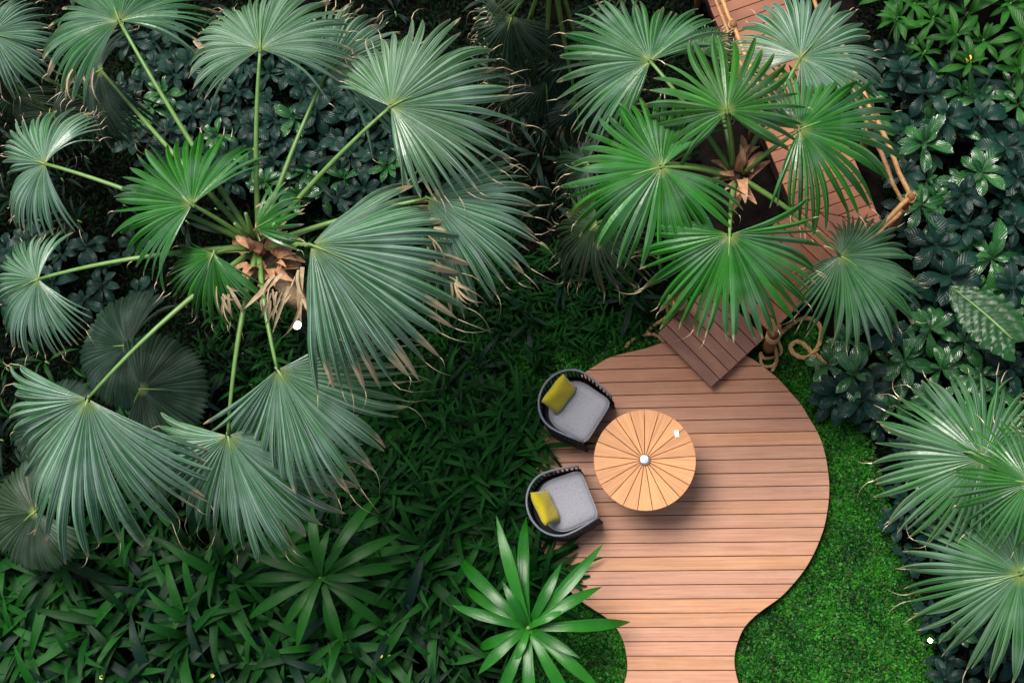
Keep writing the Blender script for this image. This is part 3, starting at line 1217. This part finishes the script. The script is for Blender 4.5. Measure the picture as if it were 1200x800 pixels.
# --- palm at the boardwalk
zC = 3.05
crC = at(862, 206, zC)
bC = at(822, 312, 0)
palmC = empty('fan_palm', (bC.x, bC.y, 0))
tag(palmC, 'glossy bright green fan palm leaning over the boardwalk', 'palm')
trunk(palmC, bC, crC+Vector((0, 0, -.05)), .13, .10, 22)
crown_bits(palmC, at(868, 206, zC), 16, .12, .1, 9)
C = lambda *a, **k: fan_leaf(palmC, crC, *a, **k)
C(775, 196, 192, 130, 158, 3.6, 'fan_bright', tilt=6, dry=.06, split=.55, droop=.2, fold=.12, back=.78)
C(852, 130, 98, 114, 140, 3.75, 'fan_bright', nseg=26, tilt=-4, dry=.05, split=.36, droop=.22, fold=.10, back=.7)
C(937, 152, 24, 142, 145, 3.5, 'fan_bright', tilt=8, dry=.06, split=.45, droop=.22, back=.55)
C(855, 275, 268, 132, 112, 3.5, 'fan_bright', tilt=10, dry=.10, split=.55, droop=.2, fold=.14, back=.7)
C(985, 300, -28, 124, 140, 2.5, 'fan_mid', tilt=12, dry=.08, split=.62, droop=.25, back=.02)
C(938, 68, 50, 128, 150, 3.3, 'fan_grey', tilt=8, dry=.08, split=.70, back=.42)
C(762, 72, 140, 138, 120, 3.45, 'fan_mid', tilt=8, dry=.08, split=.6, back=.6)
C(822, 62, 80, 58, 100, 2.7, 'fan_mid', tilt=10, dry=.1, split=.6)
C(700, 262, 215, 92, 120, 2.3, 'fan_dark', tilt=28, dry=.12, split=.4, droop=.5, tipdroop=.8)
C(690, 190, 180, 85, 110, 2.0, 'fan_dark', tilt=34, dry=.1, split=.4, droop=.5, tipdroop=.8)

# --- palm at the right edge
zD = 1.9
crD = at(1238, 590, zD)
bD = at(1196, 612, 0)
palmD = empty('fan_palm', (bD.x, bD.y, 0))
tag(palmD, 'low fan palm spreading over the far side of the lawn, a small lamp below it', 'palm')
trunk(palmD, bD, crD, .12, .10, 14)
crown_bits(palmD, crD, 10, .1, .1, 12)
D = lambda *a, **k: fan_leaf(palmD, crD, *a, **k)
D(1152, 537, 152, 122, 148, 2.25, 'fan_mid', tilt=6, dry=.06, split=.58, back=.8)
D(1206, 566, 168, 86, 120, 2.75, 'fan_bright', tilt=4, dry=.05, split=.42, back=.8)
D(1196, 672, 196, 128, 140, 2.2, 'fan_mid', tilt=12, dry=.06, split=.55, back=.8)
D(1300, 520, 45, 120, 150, 2.4, 'fan_mid', tilt=12, dry=.06)
D(1310, 650, -30, 120, 150, 2.3, 'fan_mid', tilt=14, dry=.06)

# --- palm behind the top edge, old fronds hanging
zE = 3.2
crE = at(648, -30, zE)
bE = at(672, 160, 0)
palmE = empty('fan_palm', (bE.x, bE.y, 0))
tag(palmE, 'dark shaggy fan palm with narrow hanging frond tips between the two bright palms', 'palm')
trunk(palmE, bE, crE, .13, .11, 20)
E_ = lambda *a, **k: fan_leaf(palmE, crE, *a, **k)
for (hx, hy, an, rp, zz, ti) in ((622, 28, 262, 105, 2.5, 50), (650, 38, 275, 110, 2.4, 52), (600, 20, 238, 95, 2.7, 44), (676, 50, 288, 105, 2.3, 50),
                                 (640, 92, 268, 105, 1.9, 56), (606, 80, 250, 90, 1.8, 55), (676, 120, 270, 95, 1.6, 55), (640, -15, 100, 100, 3.4, 5)):
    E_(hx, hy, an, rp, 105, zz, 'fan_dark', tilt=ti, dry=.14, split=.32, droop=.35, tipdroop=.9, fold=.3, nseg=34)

# --- palm beyond the upper left corner
zG = 3.0
crG = at(-60, 40, zG)
bG = at(60, 150, 0)
palmG = empty('fan_palm', (bG.x, bG.y, 0))
tag(palmG, 'shaded fan palm whose pale leaf shows behind the dry tips of a larger leaf', 'palm')
trunk(palmG, bG, crG, .13, .11, 20)
G = lambda *a, **k: fan_leaf(palmG, crG, *a, **k)
G(-10, 40, -5, 85, 110, 3.1, 'fan_grey', tilt=16, dry=.1)
G(60, 132, 300, 62, 130, 1.7, 'fan_dark', tilt=30, dry=.1, droop=.4)
G(18, 110, 240, 62, 130, 1.6, 'fan_dark', tilt=30, dry=.1, droop=.4)
G(118, 128, 300, 55, 130, 1.4, 'fan_dark', tilt=30, dry=.1, droop=.4)
G(-70, 150, 200, 100, 140, 2.8, 'fan_mid', tilt=16, dry=.1)

# --- ruffled round-leaf palm
bL = at(158, 500, 0)
palmL = empty('ruffled_fan_palm', (bL.x, bL.y, 0))
tag(palmL, 'low palm with round toothed pleated leaves under the large waxy leaf', 'palm')
crL = Vector((bL.x, bL.y, .5))
tube_obj('stem', [(0, 0, -.02), (.02, 0, .25), (0, 0, .5)], [.06, .05, .04], 'trunk', palmL, 9)
Lf = lambda *a, **k: fan_leaf(palmL, crL, *a, teeth=True, **k)
Lf(166, 456, 2, 82, 118, 1.9, 'fan_dark', tilt=10, dry=0, droop=.10, fold=.10, nseg=44, start=(158, 500, .45))
Lf(150, 405, 178, 84, 120, 1.6, 'fan_dark', tilt=14, dry=0, droop=.12, fold=.10, nseg=44, start=(158, 500, .45))
Lf(175, 520, 290, 70, 120, 1.4, 'fan_dark', tilt=14, dry=0, droop=.12, fold=.12, nseg=44, start=(158, 500, .45))
Lf(40, 600, 215, 76, 130, 1.5, 'fan_dark', tilt=14, dry=0, droop=.10, fold=.1, nseg=46, start=(158, 500, .45))
Lf(62, 500, 170, 70, 130, 1.2, 'fan_dark', tilt=14, dry=0, droop=.10, fold=.1, nseg=46, start=(158, 500, .45))


# ------------------------------------------------------------------ strap-leaved plants (bright rosette and its dim neighbour)
def strap_plant(name, px, py, zc, leaves, mat, label, stem_r=.03):
    top = at(px, py, zc)
    root = empty(name, (top.x, top.y, 0))
    tag(root, label, 'plant')
    tube_obj('stem', [(0, 0, -.02), (.01, .01, zc*.5), (0, 0, zc)], [stem_r*1.2, stem_r, stem_r*.8], 'petiole', root, 8)
    for i, (ang, lpx, wpx, el) in enumerate(leaves):
        L_ = lpx/scale(zc)*1.1
        W_ = wpx/scale(zc)*.82
        prof = lambda t: (.5+.5*min(1, t/.5))*(1 if t < .55 else max(.02, 1-((t-.55)/.45)**1.7)) if t < 1 else .03
        me = strip_mesh('strap_leaf', L_, W_, (R(el), R(el-55-random.uniform(0, 50))), 14, .42, 0, random.uniform(-.05, .05)*L_, prof, i)
        o = link('leaf', me, mat, root)
        o.location = (0, 0, zc-random.uniform(0, .08))
        o.rotation_euler = (random.uniform(-.12, .12), 0, R(ang))
    return root


strap_plant('strap_leaf_plant', 619, 735, 1.0,
            [(103, 122, 17, 34), (91, 130, 17, 30), (47, 118, 17, 26), (62, 80, 15, 45), (28, 92, 16, 30), (2, 122, 17, 20), (-42, 105, 17, 30), (-62, 105, 17, 24),
             (-88, 100, 17, 26), (-112, 95, 16, 24), (-138, 76, 16, 38), (163, 90, 15, 30), (138, 132, 18, 20), (150, 105, 15, 12), (-25, 70, 14, 50),
             (120, 60, 13, 55), (200, 80, 15, 14), (20, 50, 11, 62), (250, 45, 11, 62)],
            'strap', 'bright glossy strap-leaved rosette plant spilling over the deck edge')
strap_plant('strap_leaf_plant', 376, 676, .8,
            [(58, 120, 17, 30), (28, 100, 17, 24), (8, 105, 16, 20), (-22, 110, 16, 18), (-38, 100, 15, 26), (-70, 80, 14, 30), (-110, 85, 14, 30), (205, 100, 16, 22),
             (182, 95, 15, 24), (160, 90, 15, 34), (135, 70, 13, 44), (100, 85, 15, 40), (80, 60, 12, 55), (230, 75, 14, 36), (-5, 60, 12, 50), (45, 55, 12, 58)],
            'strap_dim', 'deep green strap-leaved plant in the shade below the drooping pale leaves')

# ------------------------------------------------------------------ leaf kinds for the beds
ov = lambda t: max(.02, math.sin(math.pi*t**1.25)**.8) if 0 < t < 1 else .04
obov = lambda t: max(.05, (math.sin(math.pi*min(1, t**1.5))**.75)) if 0 < t < 1 else .05
lan = lambda t: (.10 if t < .16 else max(.03, math.sin(math.pi*((t-.16)/.84)**.8)**.8)) if t < 1 else .03
LE = dict(
    ros=[strip_mesh('rosette_leaf', 1, .43, (R(e), R(e-60)), 7, .22, 0, c, obov, 0) for e, c in ((24, .04), (10, -.05), (34, .0))],
    ros_g=[strip_mesh('rosette_leaf_green', 1, .38, (R(e), R(e-62)), 7, .24, 0, c, obov, 0) for e, c in ((28, .04), (12, -.05), (38, .0))],
    lan=[strip_mesh('lance_leaf', 1, .10, (R(e), R(e-d)), 9, .30, 0, c, lan, 0) for e, d, c in ((50, 95, .06), (38, 75, -.08), (62, 110, .02), (26, 60, .1))],
    bush=[strip_mesh('bush_leaf', 1, .23, (R(e), R(e-d)), 8, .26, 0, c, ov, 0) for e, d, c in ((28, 60, .04), (14, 60, -.06), (38, 75, .0))],
)
LE['lan_b'] = [m.copy() for m in LE['lan']]
for k_, m_ in (('ros', 'shrub'), ('ros_g', 'shrub_g'), ('lan', 'lance'), ('lan_b', 'lance_blue'), ('bush', 'bush')):
    for me in LE[k_]:
        me.materials.append(M[m_])
STEM = {}
for nm, mt in (('stem_g', 'petiole'), ('stem_d', 'frame')):
    v, f = tube([(0, 0, 0), (.01, .008, .5), (0, 0, 1)], [.012, .010, .008], 6)
    STEM[nm] = mesh(nm, v, f, smooth=True)
    STEM[nm].materials.append(M[mt])


def rosette(name, p, hgt, meshes, n, size, label, group, cat='shrub', stem='stem_d', tiers=2, jit=.25, low=.55):
    """whorls of single leaves on a short stem"""
    rz = random.uniform(0, 6.28)
    root = empty(name, (p.x, p.y, 0), rz)
    tag(root, label, cat, group)
    s = link('stem', STEM[stem], None, root)
    s.scale = (1, 1, hgt)
    lx, ly = random.uniform(-.12, .12), random.uniform(-.12, .12)
    for i in range(n):
        tier = 0 if i < n*.6 else 1
        a = 2*math.pi*i*.381966 + random.uniform(-jit, jit)
        o = link('leaf', random.choice(meshes), None, root)
        k = size*random.uniform(.8, 1.15)*(1 if tier == 0 else low)
        o.scale = (k, k*random.uniform(.9, 1.15), k)
        o.location = (0, 0, hgt*(.9 if tier == 0 else 1.0) - random.uniform(0, .05))
        o.rotation_euler = (random.uniform(-.25, .25)+lx, random.uniform(-.22, .22)-(0 if tier == 0 else .5)+ly, a)
    return root


def scatter(poly, n, mind, z=0.0, avoid=None, tries=40):
    """well spaced ground points whose pictures fall in a pixel polygon"""
    xs = [p[0] for p in poly]
    ys = [p[1] for p in poly]
    out = []
    for _ in range(n*tries):
        if len(out) >= n:
            break
        x, y = random.uniform(min(xs), max(xs)), random.uniform(min(ys), max(ys))
        if not inpoly([x], [y], poly)[0]:
            continue
        if avoid and any(inpoly([x], [y], q)[0] for q in avoid):
            continue
        p = at(x, y, z)
        if any((p-q).length < mind for q in out):
            continue
        out.append(p)
    return out


def off_walk(p, m=.10):
    """true where a plant would stand in the walk or the deck"""
    for q, u, wv, ln in ((flat(tip), u2, w2, .85), (p2, u2b, w2b, L2+.3), (cor-u1*.5, u1, w1, 6)):
        r_ = Vector((p.x, p.y, 0))-q
        if -m < r_.dot(u) < ln+m and -m < r_.dot(wv) < W+m:
            return True
    return bool(inpoly([p.x], [p.y], OUT)[0])


def ground_of(px, py, z):
    """foot of a plant whose head at height z shows at this pixel"""
    q = at(px, py, z)
    return Vector((q.x, q.y, 0))


LAND = [(at(*q[:2], .2), q[2]) for q in (
    (1050, 240, 'by the corner of the pole railing'), (1165, 365, 'around the elephant ear leaf'), (1160, 40, 'near the patch of bare soil'),
    (985, 420, 'by the looped rope'), (1150, 540, 'under the low palm beyond the lawn'), (1095, 745, 'near the small lit lamp'), (1085, 150, 'below the bright bushes'),
    (1190, 180, 'midway between the bright bushes and the elephant ear leaf'), (1060, 300, 'just beyond the mitred boardwalk corner'),
    (619, 735, 'around the bright strap-leaved plant'), (376, 676, 'around the deep green strap-leaved plant'), (160, 500, 'around the low palm with round leaves'),
    (677, 480, 'behind the armchair next to the step'), (640, 590, 'behind the armchair with the corner pillow'), (424, 412, 'round the foot of the tall palm'),
    (780, 370, 'by the shady side post of the step'), (672, 160, 'below the shaggy hanging fronds'), (60, 150, 'below the shaded palm with the pale leaf'),
    (450, 768, 'by the pair of stand-in yellow flowers'), (250, 790, 'by a single stand-in yellow flower'), (300, 130, 'between the bare stalks of the tall palm'),
    (440, 150, 'below the broadest waxy leaf of the tall palm'), (60, 330, 'below the waxy side leaves of the tall palm'), (520, 560, 'in the open stretch of grass beside the deck'),
    (560, 330, 'in the deepest shade between the palms'), (100, 680, 'below the largest drooping waxy leaf'), (290, 620, 'below the two pale hanging leaves'))]


def near(kind, p):
    q = min(LAND, key=lambda l: (l[0].x-p.x)**2+(l[0].y-p.y)**2)
    return kind + ' ' + q[1]


# --- shrub bed right of the boardwalk
G1 = 'glossy rosette shrubs in the bed beyond the boardwalk'
big = [(1083, 168, .24, 1), (1150, 202, .24, 1), (1128, 228, .20, 0), (1165, 300, .30, 1), (1115, 322, .30, 0), (1080, 240, .22, 1), (1135, 262, .22, 0), (1190, 262, .22, 0),
       (1150, 135, .22, 0), (1085, 105, .24, 0), (1055, 85, .18, 0), (1048, 312, .22, 1), (1000, 440, .22, 1), (1010, 470, .22, 0), (1062, 420, .22, 1), (1090, 385, .22, 1),
       (1130, 400, .2, 1), (1150, 440, .2, 1), (1040, 385, .2, 0), (985, 462, .2, 0), (1178, 175, .24, 0), (1110, 140, .22, 0), (1195, 205, .22, 0), (1060, 200, .2, 0),
       (1098, 285, .22, 0), (1070, 340, .22, 0), (1190, 335, .2, 0), (1185, 430, .2, 0)]
used = []
for x, y, s, gcol in big:
    p = ground_of(x, y, .55)
    if off_walk(p, .05):
        continue
    used.append(p)
    rosette('rosette_shrub', p, random.uniform(.5, .62), LE['ros_g'] if gcol else LE['ros'], random.randint(9, 12), s*random.uniform(1.35, 1.6),
            near('glossy light green rosette shrub' if gcol else 'dark slate-green rosette shrub', p), G1)
bedR = [(1000, 60), (1060, 60), (1200, 100), (1330, 120), (1330, 520), (1150, 500), (1075, 470), (1010, 500), (975, 470), (960, 420), (1000, 380), (1040, 300), (1060, 240), (1045, 190), (1010, 130)]
for p in scatter(bedR, 125, .20, .35):
    if off_walk(p, .06) or any((p-q).length < .12 for q in used):
        continue
    gcol = random.random() < .6
    rosette('rosette_shrub', Vector((p.x, p.y, 0)), random.uniform(.22, .46), LE['ros_g'] if gcol else LE['ros'], random.randint(7, 10), random.uniform(.24, .33),
            near('glossy light green rosette shrub' if gcol else 'dark slate-green rosette shrub', p), G1)
# --- edge of the lawn by the low palm
edge = [(1010, 480), (1060, 480), (1130, 520), (1330, 560), (1330, 900), (1090, 900), (1095, 740), (1065, 660), (1045, 590), (1025, 530)]
for p in scatter(edge, 70, .19, .2):
    gcol = random.random() < .2
    rosette('rosette_shrub', Vector((p.x, p.y, 0)), random.uniform(.15, .35), LE['ros_g'] if gcol else LE['ros'], random.randint(8, 10), random.uniform(.18, .25),
            near('light green rosette shrub at the lawn edge' if gcol else 'dark rosette shrub at the lawn edge', p), 'rosette shrubs along the lawn edge')
# --- dark shrubs behind the tall palm
bedL = [(160, 40), (260, 30), (400, 60), (520, 120), (470, 230), (380, 235), (300, 225), (170, 190), (140, 110)]
for p in scatter(bedL, 90, .2, .3):
    gcol = random.random() < .12
    rosette('rosette_shrub', Vector((p.x, p.y, 0)), random.uniform(.2, .5), LE['ros_g'] if gcol else LE['ros'], random.randint(8, 11), random.uniform(.22, .30),
            near('shaded green rosette shrub' if gcol else 'shaded dark bluish rosette shrub', p), 'shaded rosette shrubs behind the tall palm')
bedL2 = [(-60, 270), (150, 270), (170, 340), (110, 380), (-60, 370)]
for p in scatter(bedL2, 22, .24, .3):
    rosette('rosette_shrub', Vector((p.x, p.y, 0)), random.uniform(.2, .5), LE['ros'], random.randint(8, 11), random.uniform(.22, .30),
            'dark rosette shrub under the waxy side leaves of the tall palm', 'shaded rosette shrubs under the side leaves')

# --- bright bush in the upper right corner
GB = 'bright leafy bushes in the corner by the bare soil'
for i, p in enumerate(scatter([(1010, -120), (1330, -120), (1330, 90), (1195, 100), (1130, 85), (1060, 60), (1040, 20)], 52, .24, .5, [[(1135, -10), (1185, -10), (1180, 45), (1140, 42)]])):
    if off_walk(p, .1):
        continue
    rosette('leafy_bush', Vector((p.x, p.y, 0)), random.uniform(.45, .8), LE['bush'], random.randint(7, 12), random.uniform(.28, .54),
            'bright green long-leaved bush at the edge of the bare soil', GB, 'bush', 'stem_g', low=.7)
o = link('fallen_leaf', strip_mesh('fallen_leaf', .12, .07, (.1, -.3), 6, .2, 0, .01, ov), 'yellow_leaf')
o.location = at(1133, 74, .72)
o.rotation_euler = (0, 0, 1.2)
tag(o, 'single yellow leaf lying among the bright green bushes', 'leaf')

# --- elephant ear
ep = at(1152, 366, 1.0)
ear = empty('elephant_ear_plant', (ep.x+.12, ep.y-.12, 0))
tag(ear, 'elephant ear plant with one big ribbed scalloped leaf', 'plant')


def ear_mesh():
    V, Fc, U = [], [], []
    nu, nv = 40, 13
    L_, Wd = .86, .56
    for i in range(nu+1):
        t = i/nu
        # outline: broad at the stalk end, pointed at the tip, scalloped margin
        w_ = Wd*.5*max(.0, (math.sin(math.pi*(t*.86+.14))**.75))*(1+.10*math.cos((t+.28)*52)+.03*math.sin(t*23)) + .004
        for j in range(nv):
            s = -1+2*j/(nv-1)
            x = L_*(t-.5) - .14*abs(s)**1.3*(1-t)
            rib = .030*math.cos((t+.28*abs(s))*52)*min(1, abs(s)*3)*(1-.3*abs(s))
            z = .10*(abs(s)*w_) + rib - .16*(t-.35)**2 - .03*abs(s)**2
            V.append((x, s*w_, z))
            U.append((.5+.5*s, t))
    for i in range(nu):
        for j in range(nv-1):
            a = i*nv+j
            Fc.append((a, a+nv, a+nv+1, a+1))
    return mesh('ear_blade', V, Fc, None, U, True)


eb = link('leaf', ear_mesh(), 'elephant', ear)
eb.location = ep-ear.location
ea = px_dir(1160, 365, -.72, -.69, 1.0)
eb.rotation_euler = (.08, .10, ea)
tube_obj('midrib', [(x_*.86, 0, .006-.16*(x_+.15)**2) for x_ in (-.45, -.3, -.15, 0, .15, .3, .45)], [.014, .014, .013, .011, .009, .007, .004], 'midrib', eb, 7)
q = ep + Vector((math.cos(ea), math.sin(ea), 0))*(-.28) - ear.location
tube_obj('petiole', [(0, 0, -.02), (q.x*.3, q.y*.3, .55), (q.x*.8, q.y*.8, .9), (q.x, q.y, .95)], [.03, .022, .016, .013], 'petiole', ear, 8)

# --- lance-leaved ground plants, lower left
GL = 'lance-leaved plants in the dark bed below the tall palm'
low_left = [(-120, 640), (40, 650), (160, 600), (260, 640), (420, 620), (520, 660), (540, 740), (560, 960), (-120, 960)]
for p in scatter(low_left, 125, .20, .3):
    b_ = random.random() < .22
    rosette('lance_leaf_plant', Vector((p.x, p.y, 0)), random.uniform(.12, .3), LE['lan_b'] if b_ else LE['lan'], random.randint(8, 12), random.uniform(.7, 1.15),
            near('tall blue-green lance-leaved plant' if b_ else 'tall green lance-leaved plant', p), GL, 'plant', 'stem_g', jit=.6, low=.8)
mid_ = [(420, 440), (560, 420), (600, 520), (610, 640), (540, 680), (430, 640), (300, 600), (200, 560), (60, 600), (-100, 600), (-100, 440), (60, 400), (250, 400), (330, 420)]
for p in scatter(mid_, 60, .26, .2):
    b_ = random.random() < .5
    if off_walk(p, .25):
        continue
    rosette('lance_leaf_plant', Vector((p.x, p.y, 0)), random.uniform(.1, .2), LE['lan_b'] if b_ else LE['lan'], random.randint(5, 8), random.uniform(.3, .55),
            near('small blue-green lance-leaved plant' if b_ else 'small green lance-leaved plant', p), 'lance-leaved plants in the shade beside the deck', 'plant', 'stem_g', jit=.6, low=.8)
dark_ = [(-120, -120), (600, -120), (640, 100), (700, 230), (760, 330), (700, 400), (560, 400), (420, 300), (330, 260), (130, 270), (-120, 270)]
for p in scatter(dark_, 85, .3, .2):
    if off_walk(p, .3) or any((p-q).length < .1 for q in used):
        continue
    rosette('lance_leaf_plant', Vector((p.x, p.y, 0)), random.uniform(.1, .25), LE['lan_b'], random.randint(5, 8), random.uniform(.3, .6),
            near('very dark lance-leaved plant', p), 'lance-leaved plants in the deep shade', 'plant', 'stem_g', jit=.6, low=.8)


# --- bamboo grass tussocks left of the deck
def tussock(seed, nb=26, L0=.62):
    rr = random.Random(seed)
    V, Fc, U = [], [], []
    for b in range(nb):
        a = rr.uniform(0, 6.28)
        el = rr.uniform(.15, 1.25)
        L_ = L0*rr.uniform(.55, 1.15)
        wd = rr.uniform(.014, .028)*(L0/.62)**.5
        x0, y0 = rr.uniform(-.12, .12), rr.uniform(-.12, .12)
        z0 = rr.uniform(.02, .26)
        o = len(V)
        n = 5
        x = r_ = 0.0
        z = z0
        ca, sa = math.cos(a), math.sin(a)
        for i in range(n+1):
            t = i/n
            w_ = wd*max(.05, math.sin(math.pi*min(1, .12+.88*t))**.7)
            for s, zz in ((-1, .2), (0, 0), (1, .2)):
                V.append((x0+r_*ca-s*w_*sa, y0+r_*sa+s*w_*ca, z+zz*w_))
                U.append((.5+.5*s, t))
            e = el-t*1.5
            r_ += L_/n*math.cos(e)
            z = max(.01, z+L_/n*math.sin(e))
        for i in range(n):
            for j in range(2):
                q = o+i*3+j
                Fc.append((q, q+3, q+4, q+1))
    me = mesh('bamboo_grass', V, Fc, None, U, True)
    me.materials.append(M['grass'])
    return me


TU = [tussock(i) for i in range(6)]
TS = [tussock(20+i, 36, .24) for i in range(4)]
gr1 = [(440, 470), (520, 440), (600, 470), (626, 520), (622, 640), (650, 690), (600, 720), (540, 700), (470, 680), (420, 600), (400, 520)]
for p in scatter(gr1, 110, .13, .1):
    if inpoly([p.x], [p.y], OUT)[0]:
        continue
    o = link('grass_tussock', random.choice(TU))
    o.location = (p.x, p.y, 0)
    o.rotation_euler = (random.uniform(-.1, .1), random.uniform(-.1, .1), random.uniform(0, 6.28))
    k = random.uniform(.75, 1.2)
    o.scale = (k, k, k)
    tag(o, near('dense bamboo grass tussock', p), 'grass', 'bamboo grass tussocks beside the deck')
gr2 = [(-100, 620), (260, 560), (440, 620), (560, 680), (600, 950), (-100, 950)]
for p in scatter(gr2, 36, .22, .1):
    o = link('grass_tussock', random.choice(TU))
    o.location = (p.x, p.y, 0)
    o.rotation_euler = (0, 0, random.uniform(0, 6.28))
    tag(o, near('bamboo grass tussock among lance leaves', p), 'grass', 'bamboo grass tussocks among the lance-leaved plants')
gr3 = [(400, 240), (560, 290), (700, 300), (770, 350), (740, 400), (640, 420), (560, 430), (430, 460), (260, 430), (220, 380), (330, 340)]
for p in scatter(gr3, 100, .17, .1):
    if off_walk(p, .1):
        continue
    o = link('grass_tussock', random.choice(TS))
    o.location = (p.x, p.y, 0)
    o.rotation_euler = (0, 0, random.uniform(0, 6.28))
    tag(o, near('short fine grass tussock', p), 'grass', 'short grass tussocks in the shade')


# ------------------------------------------------------------------ lawn and undergrowth
def cover(name, poly_px, n, size, hrange, colf, mat, label, cat, walk=True, dens_noise=None, asp=.55):
    xs = np.array([p[0] for p in poly_px])
    ys = np.array([p[1] for p in poly_px])
    W_ = [at(x, y, .03) for x, y in poly_px]
    wx = [p.x for p in W_]
    wy = [p.y for p in W_]
    poly = [(p.x, p.y) for p in W_]
    X = rng.uniform(min(wx), max(wx), n*3)
    Y = rng.uniform(min(wy), max(wy), n*3)
    k = inpoly(X, Y, poly) & ~inpoly(X, Y, OUT_IN)
    X, Y = X[k][:n], Y[k][:n]
    n = len(X)
    # low mounds
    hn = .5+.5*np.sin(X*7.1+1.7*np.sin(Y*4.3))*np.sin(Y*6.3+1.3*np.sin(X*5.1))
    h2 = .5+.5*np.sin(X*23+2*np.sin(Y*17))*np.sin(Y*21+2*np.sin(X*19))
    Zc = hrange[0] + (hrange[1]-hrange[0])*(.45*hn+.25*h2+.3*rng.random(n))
    a = rng.uniform(0, 2*np.pi, n)
    el = rng.normal(.2, .6, n)
    s = size*rng.uniform(.6, 1.35, n)
    d = np.stack([np.cos(a)*np.cos(el), np.sin(a)*np.cos(el), np.sin(el)], 1)
    rl = rng.normal(0, .4, n)
    side = np.stack([-np.sin(a)*np.cos(rl), np.cos(a)*np.cos(rl), np.sin(rl)], 1)
    c = np.stack([X, Y, Zc], 1)
    V = np.stack([c, c+d*(s*.55)[:, None]+side*(s*asp*.5)[:, None], c+d*s[:, None], c+d*(s*.55)[:, None]-side*(s*asp*.5)[:, None]], 1)
    col = np.zeros((n, 3))
    col[:, 0] = np.clip(-.2+.5*hn+.3*h2+rng.normal(.1, .30, n), 0, 1)  # leaves low between the mounds tinted darker, shade put into the colour
    col[:, 1] = (rng.random(n) < colf)*rng.uniform(.4, 1, n)
    o = link(name, quads_mesh(name, V, col), mat)
    o['kind'] = 'stuff'
    tag(o, label, cat)
    return o


cO = Vector((sum(p[0] for p in OUT)/len(OUT), sum(p[1] for p in OUT)/len(OUT)))
OUT_IN = []
for i in range(0, nO):
    OUT_IN.append((sk[2*i][0], sk[2*i][1]))
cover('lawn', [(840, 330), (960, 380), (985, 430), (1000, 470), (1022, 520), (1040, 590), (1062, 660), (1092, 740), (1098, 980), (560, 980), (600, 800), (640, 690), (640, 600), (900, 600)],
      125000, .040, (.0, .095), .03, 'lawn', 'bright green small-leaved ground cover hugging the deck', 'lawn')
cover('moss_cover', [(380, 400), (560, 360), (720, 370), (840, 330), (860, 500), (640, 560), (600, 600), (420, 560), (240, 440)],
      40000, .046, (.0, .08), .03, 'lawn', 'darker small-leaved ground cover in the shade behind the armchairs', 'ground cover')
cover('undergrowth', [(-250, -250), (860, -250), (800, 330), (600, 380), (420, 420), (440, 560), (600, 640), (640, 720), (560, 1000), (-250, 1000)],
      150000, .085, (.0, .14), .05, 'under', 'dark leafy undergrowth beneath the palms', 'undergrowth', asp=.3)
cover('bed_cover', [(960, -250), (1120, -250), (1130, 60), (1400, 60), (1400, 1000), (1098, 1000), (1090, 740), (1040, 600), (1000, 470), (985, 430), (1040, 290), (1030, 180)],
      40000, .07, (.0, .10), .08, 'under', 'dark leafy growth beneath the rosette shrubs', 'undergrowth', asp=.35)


# ------------------------------------------------------------------ lamps, and small flowers standing in for specks of lamplight
def garden_lamp(px, py, z, label, power, r=.05):
    p = at(px, py, z)
    root = empty('garden_lamp', (p.x, p.y, 0))
    tag(root, label, 'lamp')
    tube_obj('stake', [(0, 0, -.02), (0, 0, z-.12)], .014, 'lamp_body', root, 8)
    toc = (CAMP-p).normalized()
    aim = Vector((toc.x*.5, toc.y*.5, 1)).normalized()
    rot = aim.to_track_quat('Z', 'Y').to_euler()
    v, f = lathe([(r*.55, -.14), (r*.9, -.12), (r*1.15, -.03), (r*1.2, .012), (r*1.05, .012), (r*1.0, .004)], 24)
    b = link('housing', mesh('housing', v, f, smooth=True), 'lamp_body', root)
    b.location = (0, 0, z)
    b.rotation_euler = rot
    v, f = lathe([(r*.98, .006), (r*.9, .016), (r*.4, .024)], 24)
    ln = link('lens', mesh('lens', v, f, smooth=True), 'lens', b)
    ld = bpy.data.lights.new('lamp_light', 'POINT')
    ld.energy = power
    ld.color = (1, .88, .68)
    ld.shadow_soft_size = r
    lo = bpy.data.objects.new('lamp_light', ld)
    COL.objects.link(lo)
    lo.parent = b
    lo.location = (0, 0, .07)
    lo.rotation_euler = (math.pi, 0, 0)
    return root


garden_lamp(348, 381, 2.6, 'lit garden lamp shining up beside the drying leaf of the tall palm', 8, .036)
garden_lamp(1090, 750, .35, 'small lit garden lamp at the lawn edge below the low palm', .5, .021)


def flower(px, py, z, label, group, s=.05):  # petals added in place of specks of lamplight between the leaves
    p = at(px, py, z)
    root = empty('lamp_spot_flower', (p.x, p.y, 0))
    tag(root, label, 'flower', group)
    tube_obj('stem', [(0, 0, 0), (.01, 0, z*.6), (0, 0, z)], .005, 'petiole', root, 5)
    pm = strip_mesh('petal', s*1.3, s*.7, (1.2, .5), 4, .4, 0, 0, ov)
    pm.materials.append(M['flower'])
    for k in range(5):
        o = link('petal', pm, None, root)
        o.location = (0, 0, z)
        o.rotation_euler = (0, 0, k*1.2566)


for x, y in ((447, 768), (457, 769), (250, 791), (120, 793)):
    flower(x, y, .5, 'small pale yellow flower standing in for a speck of lamplight among the dark lance leaves', 'stand-in flowers for specks of lamplight in the dark bed', .032)
